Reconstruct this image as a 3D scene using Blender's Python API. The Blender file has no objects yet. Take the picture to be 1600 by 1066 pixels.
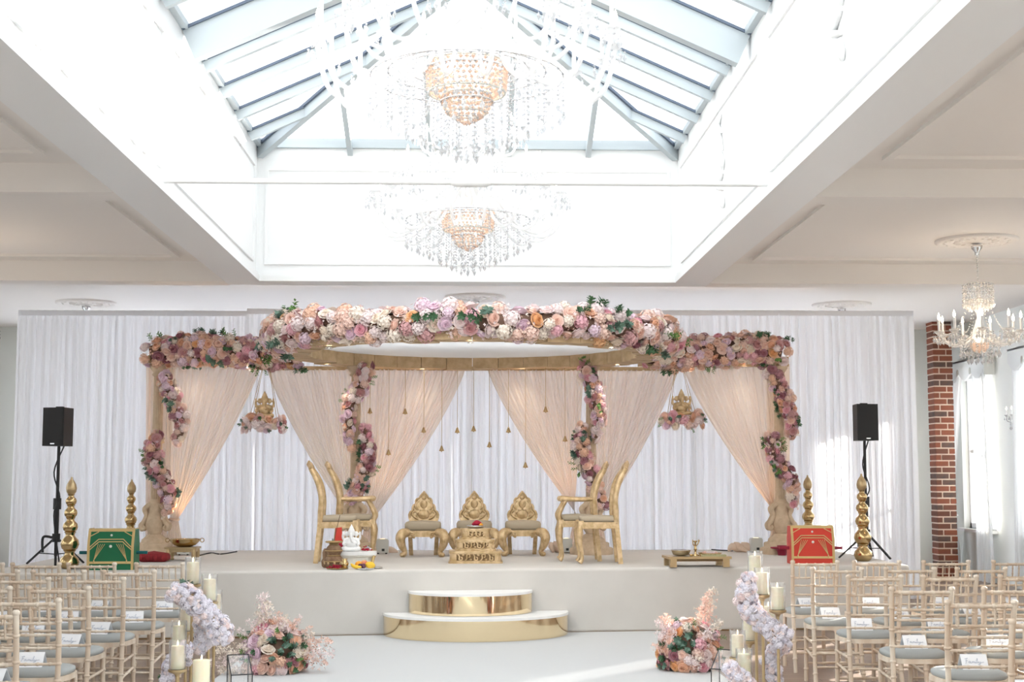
import bpy, math, random
from mathutils import Vector, Matrix, Quaternion
R = math.radians
PI = math.pi
random.seed(7)
scene = bpy.context.scene
COL = scene.collection

# ------------------------------------------------------------------ camera, sky, sun, exposure
CAM = Vector((0, 0, 1.6))
cam_data = bpy.data.cameras.new('camera')
cam_data.lens = 50.0
cam_data.sensor_width = 36.0
cam_data.clip_end = 300
cam = bpy.data.objects.new('camera', cam_data)
COL.objects.link(cam)
cam.location = CAM
cam.rotation_euler = (R(90 + 5.53), 0, R(-1.675))
scene.camera = cam
CROT = cam.rotation_euler.to_matrix()

world = bpy.data.worlds.new('sky')
scene.world = world
world.use_nodes = True
bg = world.node_tree.nodes['Background']
bg.inputs[0].default_value = (0.90, 0.95, 1.0, 1)
bg.inputs[1].default_value = 2.2

sun_data = bpy.data.lights.new('sun', 'SUN')
sun_data.energy = 28.0
sun_data.angle = R(0.6)
sun_data.color = (1.0, 0.95, 0.88)
sun = bpy.data.objects.new('sun', sun_data)
COL.objects.link(sun)
sun.rotation_euler = Vector((-1.0, -1.15, -0.33)).to_track_quat('-Z', 'Y').to_euler()

scene.view_settings.view_transform = 'Standard'
scene.view_settings.look = 'None'
scene.view_settings.gamma = 1.0
scene.view_settings.use_curve_mapping = False
scene.view_settings.exposure = 0.36
scene.cycles.max_bounces = 8
scene.cycles.diffuse_bounces = 5
scene.cycles.glossy_bounces = 4
scene.cycles.transparent_max_bounces = 14
scene.cycles.caustics_reflective = False
scene.cycles.caustics_refractive = False


def portal(loc, direction, sx, sy):
    d = bpy.data.lights.new('sky_portal', 'AREA')
    d.shape = 'RECTANGLE'
    d.size, d.size_y = sx, sy
    d.cycles.is_portal = True
    o = bpy.data.objects.new('sky_portal', d)
    COL.objects.link(o)
    o.location = loc
    o.rotation_euler = Vector(direction).to_track_quat('-Z', 'Y').to_euler()
    return o


# ------------------------------------------------------------------ helpers
F_PX = 1600 * 50.0 / 36.0


def at(u, v, X=None, Y=None, Z=None):
    """the point of the place that a line of sight meets on a plane of known position"""
    d = CROT @ Vector(((u - 800) / F_PX, -(v - 533) / F_PX, -1))
    if Z is not None:
        t = (Z - CAM.z) / d.z
    elif Y is not None:
        t = Y / d.y
    else:
        t = X / d.x
    return CAM + d * t


class MB:
    def __init__(self):
        self.v = []
        self.f = []
        self.s = []

    def add(self, vs, fs, smooth=False):
        n = len(self.v)
        self.v.extend([tuple(p) for p in vs])
        self.f.extend([tuple(i + n for i in f) for f in fs])
        self.s.extend([smooth] * len(fs))
        return self

    def box(self, x0, x1, y0, y1, z0, z1, M=None):
        vs = [(x, y, z) for z in (z0, z1) for y in (y0, y1) for x in (x0, x1)]
        if M is not None:
            vs = [M @ Vector(p) for p in vs]
        return self.add(vs, [(0, 2, 3, 1), (4, 5, 7, 6), (0, 1, 5, 4), (2, 6, 7, 3), (0, 4, 6, 2), (1, 3, 7, 5)])

    def bar(self, a, b, w, h, up=(0, 0, 1)):
        """a square bar from a to b, w across, h along up"""
        a, b = Vector(a), Vector(b)
        t = (b - a).normalized()
        s = t.cross(Vector(up))
        if s.length < 1e-5:
            s = t.cross(Vector((1, 0, 0)))
        s.normalize()
        n = s.cross(t).normalized()
        vs = []
        for p in (a, b):
            for i, j in ((-1, -1), (1, -1), (1, 1), (-1, 1)):
                vs.append(p + s * (i * w / 2) + n * (j * h / 2))
        return self.add(vs, [(0, 1, 2, 3), (7, 6, 5, 4), (0, 4, 5, 1), (1, 5, 6, 2), (2, 6, 7, 3), (3, 7, 4, 0)])

    def tube(self, pts, r, n=8, caps=True, flat=None):
        pts = [Vector(p) for p in pts]
        m = len(pts)
        rs = r if isinstance(r, (list, tuple)) else [r] * m
        t0 = (pts[1] - pts[0]).normalized()
        up = Vector((0, 0, 1)) if abs(t0.z) < 0.9 else Vector((0, 1, 0))
        s = t0.cross(up).normalized()
        vs = []
        for i, p in enumerate(pts):
            t = (pts[min(i + 1, m - 1)] - pts[max(i - 1, 0)]).normalized()
            s = (s - t * s.dot(t)).normalized()
            q = t.cross(s)
            for k in range(n):
                a = 2 * PI * k / n
                vs.append(p + (s * math.cos(a) + q * math.sin(a)) * rs[i])
        fs = []
        for i in range(m - 1):
            for k in range(n):
                k2 = (k + 1) % n
                fs.append((i * n + k, i * n + k2, (i + 1) * n + k2, (i + 1) * n + k))
        self.add(vs, fs, n > 4)
        if caps:
            self.add(vs[:n], [tuple(range(n - 1, -1, -1))])
            self.add(vs[-n:], [tuple(range(n))])
        return self

    def lathe(self, prof, n=16, c=(0, 0, 0), M=None, ribs=0, ribamp=0.0):
        vs = []
        for r, z in prof:
            for k in range(n):
                a = 2 * PI * k / n
                rr = r * (1 + (ribamp * math.cos(ribs * a) if ribs else 0))
                p = Vector((c[0] + rr * math.cos(a), c[1] + rr * math.sin(a), c[2] + z))
                vs.append(M @ p if M is not None else p)
        m = len(prof)
        fs = []
        for i in range(m - 1):
            for k in range(n):
                k2 = (k + 1) % n
                fs.append((i * n + k, i * n + k2, (i + 1) * n + k2, (i + 1) * n + k))
        self.add(vs, fs, True)
        if prof[0][0] > 1e-4:
            self.add(vs[:n], [tuple(range(n - 1, -1, -1))])
        if prof[-1][0] > 1e-4:
            self.add(vs[-n:], [tuple(range(n))])
        return self

    def ell(self, c, rad, n=12, m=8, M=None):
        if not isinstance(rad, (list, tuple)):
            rad = (rad,) * 3
        vs = []
        for i in range(m + 1):
            th = PI * i / m
            for k in range(n):
                a = 2 * PI * k / n
                p = Vector((rad[0] * math.sin(th) * math.cos(a), rad[1] * math.sin(th) * math.sin(a), -rad[2] * math.cos(th)))
                if M is not None:
                    p = M @ p
                vs.append(p + Vector(c))
        fs = []
        for i in range(m):
            for k in range(n):
                k2 = (k + 1) % n
                fs.append((i * n + k, i * n + k2, (i + 1) * n + k2, (i + 1) * n + k))
        return self.add(vs, fs, True)

    def octa(self, c, r, h=None):
        h = h or r
        x, y, z = c
        vs = [(x + r, y, z), (x, y + r, z), (x - r, y, z), (x, y - r, z), (x, y, z + h), (x, y, z - h)]
        return self.add(vs, [(0, 1, 4), (1, 2, 4), (2, 3, 4), (3, 0, 4), (1, 0, 5), (2, 1, 5), (3, 2, 5), (0, 3, 5)])

    def prism(self, poly, d0, d1, axis='y', M=None):
        """extrude a 2-D outline; axis y: outline in xz, z: outline in xy, x: outline in yz"""
        n = len(poly)
        def P(p, d):
            q = {'y': (p[0], d, p[1]), 'z': (p[0], p[1], d), 'x': (d, p[0], p[1])}[axis]
            return M @ Vector(q) if M is not None else q
        vs = [P(p, d0) for p in poly] + [P(p, d1) for p in poly]
        fs = [tuple(range(n)), tuple(range(2 * n - 1, n - 1, -1))]
        for i in range(n):
            j = (i + 1) % n
            fs.append((j, i, i + n, j + n))
        return self.add(vs, fs)

    def grid(self, fn, nu, nv, smooth=True):
        vs = [fn(i / nu, j / nv) for j in range(nv + 1) for i in range(nu + 1)]
        fs = []
        for j in range(nv):
            for i in range(nu):
                a = j * (nu + 1) + i
                fs.append((a, a + 1, a + nu + 2, a + nu + 1))
        return self.add(vs, fs, smooth)

    def mesh(self, name, mats):
        me = bpy.data.meshes.new(name)
        me.from_pydata(self.v, [], self.f)
        me.polygons.foreach_set('use_smooth', self.s)
        if mats is not None:
            for m in (mats if isinstance(mats, (list, tuple)) else [mats]):
                me.materials.append(m)
        me.update()
        return me

    def build(self, name, mat, parent=None, loc=None, rot=None):
        return put(name, self.mesh(name, mat), parent, loc, rot)


def put(name, me, parent=None, loc=None, rot=None, scale=None):
    o = bpy.data.objects.new(name, me)
    COL.objects.link(o)
    if parent is not None:
        o.parent = parent
    if loc is not None:
        o.location = loc
    if rot is not None:
        if isinstance(rot, Quaternion):
            o.rotation_mode = 'QUATERNION'
            o.rotation_quaternion = rot
        else:
            o.rotation_euler = rot
    if scale is not None:
        o.scale = scale if hasattr(scale, '__len__') else (scale,) * 3
    return o


def tag(o, label, cat=None, group=None, kind=None):
    o['label'] = label
    if cat:
        o['category'] = cat
    if group:
        o['group'] = group
    if kind:
        o['kind'] = kind
    return o


def thing(name, label, cat, loc=(0, 0, 0), rz=0.0, group=None, kind=None):
    o = bpy.data.objects.new(name, None)
    o.empty_display_size = 0.1
    COL.objects.link(o)
    o.location = loc
    o.rotation_euler = (0, 0, rz)
    return tag(o, label, cat, group, kind)


def dup(root, label=None, loc=None, rz=None, parent=None, scale=None):
    c = root.copy()
    COL.objects.link(c)
    if parent is not None:
        c.parent = parent
    if label:
        c['label'] = label
    if loc is not None:
        c.location = loc
    if rz is not None:
        c.rotation_euler = (0, 0, rz)
    if scale is not None:
        c.scale = (scale,) * 3
    for ch in KIDS.get(root.name, []) or list(root.children):
        dup(ch, parent=c)
    return c


KIDS = {}


def smoothpath(pts, k=6):
    """Catmull-Rom through the points"""
    pts = [Vector(p) for p in pts]
    out = []
    for i in range(len(pts) - 1):
        p0, p1, p2, p3 = pts[max(i - 1, 0)], pts[i], pts[i + 1], pts[min(i + 2, len(pts) - 1)]
        for j in range(k):
            t = j / k
            out.append(0.5 * ((2 * p1) + (p2 - p0) * t + (2 * p0 - 5 * p1 + 4 * p2 - p3) * t * t + (3 * p1 - p0 - 3 * p2 + p3) * t ** 3))
    out.append(pts[-1])
    return out


def lerps(vals, n):
    """resample a list of numbers to n entries"""
    out = []
    for i in range(n):
        x = i / (n - 1) * (len(vals) - 1)
        a = min(int(x), len(vals) - 2)
        out.append(vals[a] + (vals[a + 1] - vals[a]) * (x - a))
    return out


def stube(mb, pts, rs, n=10, k=6):
    p = smoothpath(pts, k)
    mb.tube(p, lerps(rs, len(p)) if isinstance(rs, (list, tuple)) else rs, n)
    return mb


def remeshed(mb, name, mat, voxel):
    """melt overlapping solids into one continuous skin"""
    me = mb.mesh(name + '_raw', mat)
    o = bpy.data.objects.new(name + '_raw', me)
    COL.objects.link(o)
    m = o.modifiers.new('r', 'REMESH')
    m.mode = 'VOXEL'
    m.voxel_size = voxel
    m.use_smooth_shade = True
    s = o.modifiers.new('s', 'SMOOTH')
    s.iterations = 1
    dg = bpy.context.evaluated_depsgraph_get()
    out = bpy.data.meshes.new_from_object(o.evaluated_get(dg))
    out.name = name
    bpy.data.objects.remove(o)
    bpy.data.meshes.remove(me)
    out.materials.clear()
    out.materials.append(mat)
    return out


# ------------------------------------------------------------------ materials
MATS = {}


def mat(name, col, rough=0.6, metal=0.0, var=None, vscale=8.0, vstretch=(1, 1, 1), bump=0.0, bscale=60.0, **kw):
    m = bpy.data.materials.new(name)
    m.use_nodes = True
    nt = m.node_tree
    b = nt.nodes['Principled BSDF']
    b.inputs['Base Color'].default_value = (*col, 1)
    b.inputs['Roughness'].default_value = rough
    b.inputs['Metallic'].default_value = metal
    for k, v in kw.items():
        b.inputs[k.replace('_', ' ')].default_value = v
    if var or bump:
        tc = nt.nodes.new('ShaderNodeTexCoord')
        mp = nt.nodes.new('ShaderNodeMapping')
        mp.inputs['Scale'].default_value = vstretch
        nt.links.new(tc.outputs['Object'], mp.inputs[0])
    if var:
        nz = nt.nodes.new('ShaderNodeTexNoise')
        nz.inputs['Scale'].default_value = vscale
        nz.inputs['Detail'].default_value = 4
        nt.links.new(mp.outputs[0], nz.inputs['Vector'])
        cr = nt.nodes.new('ShaderNodeValToRGB')
        cr.color_ramp.elements[0].position = 0.35
        cr.color_ramp.elements[1].position = 0.65
        cr.color_ramp.elements[0].color = (*var, 1)
        cr.color_ramp.elements[1].color = (*col, 1)
        nt.links.new(nz.outputs['Fac'], cr.inputs[0])
        nt.links.new(cr.outputs[0], b.inputs['Base Color'])
    if bump:
        n2 = nt.nodes.new('ShaderNodeTexNoise')
        n2.inputs['Scale'].default_value = bscale
        n2.inputs['Detail'].default_value = 3
        nt.links.new(mp.outputs[0], n2.inputs['Vector'])
        bp = nt.nodes.new('ShaderNodeBump')
        bp.inputs['Strength'].default_value = bump
        bp.inputs['Distance'].default_value = 0.01
        nt.links.new(n2.outputs['Fac'], bp.inputs['Height'])
        nt.links.new(bp.outputs[0], b.inputs['Normal'])
    MATS[name] = m
    return m


def emit(name, col, s):
    m = bpy.data.materials.new(name)
    m.use_nodes = True
    nt = m.node_tree
    nt.nodes.clear()
    o = nt.nodes.new('ShaderNodeOutputMaterial')
    e = nt.nodes.new('ShaderNodeEmission')
    e.inputs[0].default_value = (*col, 1)
    e.inputs[1].default_value = s
    nt.links.new(e.outputs[0], o.inputs[0])
    MATS[name] = m
    return m


def cloth(name, col, transl=0.35, transp=0.0):
    m = bpy.data.materials.new(name)
    m.use_nodes = True
    nt = m.node_tree
    nt.nodes.clear()
    o = nt.nodes.new('ShaderNodeOutputMaterial')
    d = nt.nodes.new('ShaderNodeBsdfDiffuse')
    t = nt.nodes.new('ShaderNodeBsdfTranslucent')
    for x in (d, t):
        x.inputs[0].default_value = (*col, 1)
    mx = nt.nodes.new('ShaderNodeMixShader')
    mx.inputs[0].default_value = transl
    nt.links.new(d.outputs[0], mx.inputs[1])
    nt.links.new(t.outputs[0], mx.inputs[2])
    last = mx
    if transp:
        tr = nt.nodes.new('ShaderNodeBsdfTransparent')
        m2 = nt.nodes.new('ShaderNodeMixShader')
        m2.inputs[0].default_value = transp
        nt.links.new(mx.outputs[0], m2.inputs[1])
        nt.links.new(tr.outputs[0], m2.inputs[2])
        last = m2
    nt.links.new(last.outputs[0], o.inputs[0])
    MATS[name] = m
    return m


def clear(name, gloss=0.15, white=0.0, tint=(1, 1, 1), rough=0.03):
    """thin glass: mostly see-through, some mirror, some white scatter"""
    m = bpy.data.materials.new(name)
    m.use_nodes = True
    nt = m.node_tree
    nt.nodes.clear()
    o = nt.nodes.new('ShaderNodeOutputMaterial')
    tr = nt.nodes.new('ShaderNodeBsdfTransparent')
    tr.inputs[0].default_value = (*tint, 1)
    g = nt.nodes.new('ShaderNodeBsdfGlossy')
    g.inputs['Roughness'].default_value = rough
    lf = nt.nodes.new('ShaderNodeLayerWeight')
    lf.inputs[0].default_value = 0.5
    lw = nt.nodes.new('ShaderNodeMath')
    lw.operation = 'POWER'
    lw.inputs[1].default_value = 4.0
    nt.links.new(lf.outputs['Facing'], lw.inputs[0])
    ad = nt.nodes.new('ShaderNodeMath')
    ad.operation = 'ADD'
    ad.use_clamp = True
    ad.inputs[1].default_value = gloss
    nt.links.new(lw.outputs[0], ad.inputs[0])
    mx = nt.nodes.new('ShaderNodeMixShader')
    nt.links.new(ad.outputs[0], mx.inputs[0])
    nt.links.new(tr.outputs[0], mx.inputs[1])
    nt.links.new(g.outputs[0], mx.inputs[2])
    last = mx
    if white:
        d = nt.nodes.new('ShaderNodeBsdfDiffuse')
        d.inputs[0].default_value = (0.95, 0.95, 0.95, 1)
        tl = nt.nodes.new('ShaderNodeBsdfTranslucent')
        tl.inputs[0].default_value = (0.95, 0.95, 0.95, 1)
        m0 = nt.nodes.new('ShaderNodeMixShader')
        nt.links.new(d.outputs[0], m0.inputs[1])
        nt.links.new(tl.outputs[0], m0.inputs[2])
        m2 = nt.nodes.new('ShaderNodeMixShader')
        m2.inputs[0].default_value = white
        nt.links.new(mx.outputs[0], m2.inputs[1])
        nt.links.new(m0.outputs[0], m2.inputs[2])
        last = m2
    nt.links.new(last.outputs[0], o.inputs[0])
    MATS[name] = m
    return m


M = MATS
mat('plaster', (0.82, 0.785, 0.75), 0.75, bump=0.05, bscale=25)
mat('white_paint', (0.82, 0.825, 0.825), 0.45)
mat('wall_green', (0.80, 0.82, 0.785), 0.8)
mat('rafter_paint', (0.46, 0.51, 0.535), 0.5)
mat('gasket', (0.10, 0.13, 0.18), 0.6)
mat('stage_carpet', (0.66, 0.635, 0.60), 0.95, var=(0.63, 0.605, 0.57), vscale=3, bump=0.12, bscale=250)
mat('aisle_white', (0.58, 0.59, 0.59), 0.85, bump=0.06, bscale=200)
mat('gold_mirror', (0.93, 0.76, 0.50), 0.06, 1.0)
mat('step_top', (0.86, 0.86, 0.85), 0.6)
mat('gilt', (0.74, 0.56, 0.34), 0.38, 0.45, var=(0.52, 0.36, 0.18), vscale=16, bump=0.5, bscale=40)
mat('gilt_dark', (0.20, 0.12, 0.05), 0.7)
mat('beige_velvet', (0.47, 0.40, 0.30), 0.9, bump=0.1, bscale=120)
mat('carved_stone', (0.66, 0.52, 0.37), 0.75, var=(0.54, 0.41, 0.28), vscale=12, bump=0.35, bscale=40)
mat('carved_wood', (0.60, 0.44, 0.26), 0.65, var=(0.47, 0.33, 0.18), vscale=10, bump=0.3, bscale=30)
mat('brass', (0.66, 0.49, 0.26), 0.20, 1.0, var=(0.50, 0.36, 0.17), vscale=6, bump=0.08, bscale=30)
mat('brass_dull', (0.48, 0.34, 0.16), 0.42, 0.9)
mat('satin_gold', (0.52, 0.39, 0.22), 0.38, 0.7)
mat('chrome', (0.75, 0.75, 0.75), 0.15, 1.0)
mat('black_plastic', (0.012, 0.012, 0.014), 0.55)
mat('black_grille', (0.015, 0.016, 0.018), 0.7, bump=0.4, bscale=400)
mat('limewash', (0.70, 0.62, 0.52), 0.6, var=(0.56, 0.43, 0.32), vscale=11, vstretch=(1, 1, 0.25))
mat('grey_pad', (0.34, 0.355, 0.35), 0.75, bump=0.1, bscale=160)
mat('card_white', (0.86, 0.87, 0.90), 0.6)
mat('ink', (0.52, 0.55, 0.64), 0.6)
mat('wax', (0.86, 0.80, 0.60), 0.5, Subsurface_Weight=0.3)
mat('wick', (0.05, 0.04, 0.03), 0.9)
mat('green_silk', (0.0, 0.13, 0.05), 0.5)
mat('red_silk', (0.62, 0.045, 0.025), 0.5)
mat('teal_paint', (0.0, 0.12, 0.14), 0.45)
mat('maroon_paint', (0.28, 0.01, 0.04), 0.45)
mat('gold_ribbon', (0.62, 0.45, 0.20), 0.45, 0.3)
mat('pearl', (0.75, 0.74, 0.68), 0.3)
mat('marble_white', (0.85, 0.86, 0.86), 0.4)
mat('fruit_orange', (0.85, 0.36, 0.03), 0.5)
mat('fruit_yellow', (0.85, 0.55, 0.04), 0.5)
mat('fruit_plum', (0.10, 0.03, 0.06), 0.4)
mat('fruit_apple', (0.62, 0.16, 0.09), 0.4, var=(0.75, 0.42, 0.16), vscale=10)
mat('petal_red', (0.42, 0.01, 0.04), 0.7)
mat('terracotta', (0.30, 0.19, 0.11), 0.75, var=(0.20, 0.11, 0.06), vscale=25)
mat('steel', (0.62, 0.62, 0.62), 0.25, 1.0)
mat('mat_weave', (0.42, 0.40, 0.22), 0.8)
mat('red_velvet', (0.26, 0.015, 0.02), 0.8, bump=0.2, bscale=60)
mat('white_plastic', (0.62, 0.63, 0.60), 0.5)
mat('socket', (0.03, 0.03, 0.03), 0.6)
mat('brick_red', (0.22, 0.072, 0.04), 0.85, var=(0.24, 0.07, 0.035), vscale=14, bump=0.3)
mat('brick_brown', (0.15, 0.058, 0.036), 0.85, var=(0.14, 0.05, 0.03), vscale=14, bump=0.3)
mat('brick_dark', (0.09, 0.06, 0.05), 0.85, var=(0.14, 0.07, 0.05), vscale=14, bump=0.3)
mat('mortar', (0.74, 0.60, 0.48), 0.9)
mat('leaf_green', (0.06, 0.15, 0.065), 0.55)
mat('leaf_grey', (0.13, 0.22, 0.165), 0.6)
mat('leaf_light', (0.12, 0.26, 0.06), 0.55)
mat('shaded_core', (0.20, 0.12, 0.085), 0.9)  # dark brown puts shade into the gaps between blooms
mat('stem_brown', (0.10, 0.06, 0.04), 0.8)
FLOWER_COLS = {
    'blush': (0.88, 0.64, 0.55), 'peach': (0.88, 0.58, 0.43), 'cream': (0.90, 0.80, 0.70), 'pink': (0.84, 0.48, 0.54),
    'lilac': (0.84, 0.66, 0.75), 'dusty': (0.66, 0.38, 0.38), 'mauve': (0.47, 0.23, 0.27), 'apricot': (0.84, 0.50, 0.27),
    'pale': (0.92, 0.79, 0.78), 'white': (0.84, 0.81, 0.88)}
for k, c in FLOWER_COLS.items():
    mat('petal_' + k, c, 0.75, var=tuple(x * 0.90 for x in c), vscale=9)
    mat('heart_' + k, tuple(x ** 1.4 * .94 for x in c), 0.75)
cloth('voile_white', (0.93, 0.93, 0.945), 0.55)
cloth('voile_peach', (0.985, 0.86, 0.735), 0.50, 0.27)
cloth('voile_peach_deep', (0.96, 0.82, 0.70), 0.45, 0.08)
cloth('canopy_white', (0.92, 0.92, 0.92), 0.75, 0.25)
cloth('curtain_white', (0.88, 0.89, 0.89), 0.5, 0.12)
cloth('blind_white', (0.86, 0.90, 0.97), 0.62)
clear('pane_glass', 0.0, 0.0)
clear('sleeve_glass', 0.06, 0.05)
clear('crystal', 0.25, 0.34, (.82, .84, .86))
clear('crystal_arm', 0.16, 0.40)
emit('bulb', (1.0, 0.86, 0.66), 14)
emit('flame', (1.0, 0.80, 0.42), 9)
emit('uplight_lens', (1.0, 0.70, 0.35), 3)


def wood_floor():
    m = bpy.data.materials.new('wood_floor')
    m.use_nodes = True
    nt = m.node_tree
    b = nt.nodes['Principled BSDF']
    b.inputs['Roughness'].default_value = 0.4
    tc = nt.nodes.new('ShaderNodeTexCoord')
    br = nt.nodes.new('ShaderNodeTexBrick')
    br.inputs['Scale'].default_value = 1.0
    br.inputs['Brick Width'].default_value = 1.4
    br.inputs['Row Height'].default_value = 0.12
    br.inputs['Mortar Size'].default_value = 0.003
    br.inputs['Color1'].default_value = (0.27, 0.195, 0.145, 1)
    br.inputs['Color2'].default_value = (0.22, 0.155, 0.115, 1)
    br.inputs['Mortar'].default_value = (0.08, 0.05, 0.035, 1)
    nt.links.new(tc.outputs['Object'], br.inputs['Vector'])
    nt.links.new(br.outputs[0], b.inputs['Base Color'])
    MATS['wood_floor'] = m


wood_floor()

# ------------------------------------------------------------------ the room
XW = 8.1          # side walls
Y0, Y1 = -3.0, 24.0
ZC, ZB = 4.14, 3.9  # ceiling, underside of beams
XL, XR = -2.52, 2.46  # well sides
YW = 16.6         # far end of the well
ZT = 5.5          # top of the well
WIN_Y = [22.55 - 2.7 * i for i in range(9)]
WZ0, WZ1, WW = 0.8, 3.3, 1.45

mb = MB().box(-XW, XW, Y0, Y1, -0.1, 0)
tag(mb.build('floor', M['wood_floor']), 'brown wooden plank floor under the chairs', kind='structure')
BACK_X = [-5.2, -2.6, 0.0, 2.6, 5.2]


def pierced(centres, lo, hi, top, to3, WW=WW, WZ0=WZ0, WZ1=WZ1):
    """a wall slab with a window opening at each centre; to3 maps (along0, along1, z0, z1) to a box"""
    q = MB()
    q.box(*to3(lo, hi, 0, WZ0)).box(*to3(lo, hi, WZ1, top))
    e = [lo] + [v for c in sorted(centres) for v in (c - WW / 2, c + WW / 2)] + [hi]
    for i in range(0, len(e), 2):
        q.box(*to3(e[i], e[i + 1], WZ0, WZ1))
    return q


tag(pierced(WIN_Y, Y0, Y1, 4.4, lambda a, b, c, d: (-XW - .3, -XW, a, b, c, d)).build('wall_left', M['wall_green']), 'pale green side wall on the left with windows added for light', kind='structure')
tag(pierced(WIN_Y, Y0, Y1, 4.4, lambda a, b, c, d: (XW, XW + .3, a, b, c, d)).build('wall_right', M['wall_green']), 'pale green side wall with a row of tall windows', kind='structure')
tag(pierced(BACK_X, -XW, XW, 4.4, lambda a, b, c, d: (a, b, Y1, Y1 + .3, c, d), 2.15, .35, 3.6).build('wall_back', M['wall_green']), 'pale green end wall behind the white drapes', kind='structure')
tag(pierced(BACK_X, -XW, XW, 6.6, lambda a, b, c, d: (a, b, Y0 - .3, Y0, c, d)).build('wall_front', M['wall_green']), 'end wall behind the viewer', kind='structure')
mb = MB()
mb.box(-XW, XL - .36, Y0, Y1, ZC, ZC + .1).box(XR + .36, XW, Y0, Y1, ZC, ZC + .1).box(XL - .36, XR + .36, YW + .3, Y1, ZC, ZC + .1)
ceil = tag(mb.build('ceiling', M['plaster']), 'off-white plaster ceiling with shallow panels', kind='structure')
# beams
nb = 0


def beam(x0, x1, y0, y1, label):
    tag(MB().box(x0, x1, y0, y1, ZB, ZC + .02).build('ceiling_beam', M['plaster']), label, kind='structure')


for (s, x0, x1) in (('left', -XW, XL - .36), ('right', XR + .36, XW)):
    beam(x0, x1, 11.4, 11.75, 'cross beam over the chairs on the %s side' % s)
    beam(x0, x1, 6.2, 6.55, 'cross beam above the viewer on the %s side' % s)
    beam(x0, x1, 16.6, 16.95, 'cross beam near the stage on the %s side' % s)
# well walls
mb = MB().box(XL - .36, XL, Y0, YW + .3, ZB, ZT)
tag(mb.build('wall_well_left', M['white_paint']), 'sunlit white side of the skylight well on the left', kind='structure')
mb = MB().box(XR, XR + .36, Y0, YW + .3, ZB, ZT)
tag(mb.build('wall_well_right', M['white_paint']), 'white panelled side of the skylight well on the right', kind='structure')
mb = MB().box(XL, XR, YW, YW + .32, ZB, ZT)
tag(mb.build('wall_well_end', M['white_paint']), 'white panelled end of the skylight well above the stage', kind='structure')


def trim(label, boxes, m='white_paint', name='trim'):
    global nb
    nb += 1
    root = thing('%s_%d' % (name, nb), label, None, kind='structure')
    for b in boxes:
        MB().box(*b).build('moulding', M[m], root)
    return root


trim('cornice moulding along the foot of the well end', [(XL, XR, YW - .05, YW, ZB, ZB + .07), (XL, XR, YW - .03, YW, ZB + .07, ZB + .11)])
trim('cornice moulding along the foot of the left well side', [(XL, XL + .05, Y0, YW, ZB, ZB + .07), (XL, XL + .03, Y0, YW, ZB + .07, ZB + .11)])
trim('cornice moulding along the foot of the right well side', [(XR - .05, XR, Y0, YW, ZB, ZB + .07), (XR - .03, XR, Y0, YW, ZB + .07, ZB + .11)])
f0, f1, g0, g1 = XL + .1, XR - .1, ZB + .2, ZT - .28
trim('rectangular panel moulding on the well end', [(f0, f1, YW - .02, YW, g0, g0 + .035), (f0, f1, YW - .02, YW, g1, g1 + .035),
     (f0, f0 + .035, YW - .02, YW, g0 + .035, g1), (f1 - .035, f1, YW - .02, YW, g0 + .035, g1)])
for sx, s in ((XL, 'left'), (XR, 'right')):
    d = (sx, sx + .02) if s == 'left' else (sx - .02, sx)
    for (a, b, t) in ((11.75, 16.35, 'near the stage'), (6.6, 11.4, 'above the chairs')):
        trim('rectangular panel moulding on the %s well side %s' % (s, t), [(*d, a, b, g0, g0 + .035), (*d, a, b, g1, g1 + .035),
             (*d, a, a + .035, g0 + .035, g1), (*d, b - .035, b, g0 + .035, g1)])
# coffer mouldings
for s, x0, x1 in (('left', -7.7, XL - .8), ('right', XR + .8, 7.7)):
    for (a, b, t) in ((12.15, 16.2, 'beside the stage'), (6.95, 11.0, 'above the chairs')):
        w, z = .07, ZC - .03
        trim('raised ceiling panel moulding %s on the %s' % (t, s), [(x0, x1, a, a + w, z, ZC), (x0, x1, b - w, b, z, ZC), (x0, x0 + w, a + w, b - w, z, ZC), (x1 - w, x1, a + w, b - w, z, ZC)], 'plaster')

# plaster ornaments on the right well wall
for (yy, zz, t) in ((13.6, 4.72, 'nearer the stage'), (9.15, 4.85, 'above the chairs')):
    mb = MB()
    for k in range(5):
        a = k / 4
        stube(mb, [(XR - .012, yy + .05 * math.sin(a * 6), zz + .45 - a * .8), (XR - .03, yy + .14 * math.sin(a * 9 + 1), zz + .35 - a * .8),
                   (XR - .012, yy - .05, zz + .25 - a * .75)], [.02, .035, .015], 8, 4)
    tag(mb.build('plaster_ornament', M['white_paint']), 'white plaster scroll ornament on the right well side, ' + t, 'ornament', 'plaster ornaments in the well')

# skylight
sky = thing('skylight', 'glazed hipped skylight with pale grey rafters above the well', None, kind='structure')
ZRG = ZT + 1.12
YH = YW - 3.0
rows = [15.8 - .905 * i for i in range(21)]
XM = (XL + XR) / 2


def slope_pt(side, y, frac):
    x = (XL if side < 0 else XR)
    return Vector((x + (XM - x) * frac, y, ZT + (ZRG - ZT) * frac))


def hip_frac(y):
    return 1.0 if y <= YH else max(0.0, (YW - y) / (YW - YH))


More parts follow.
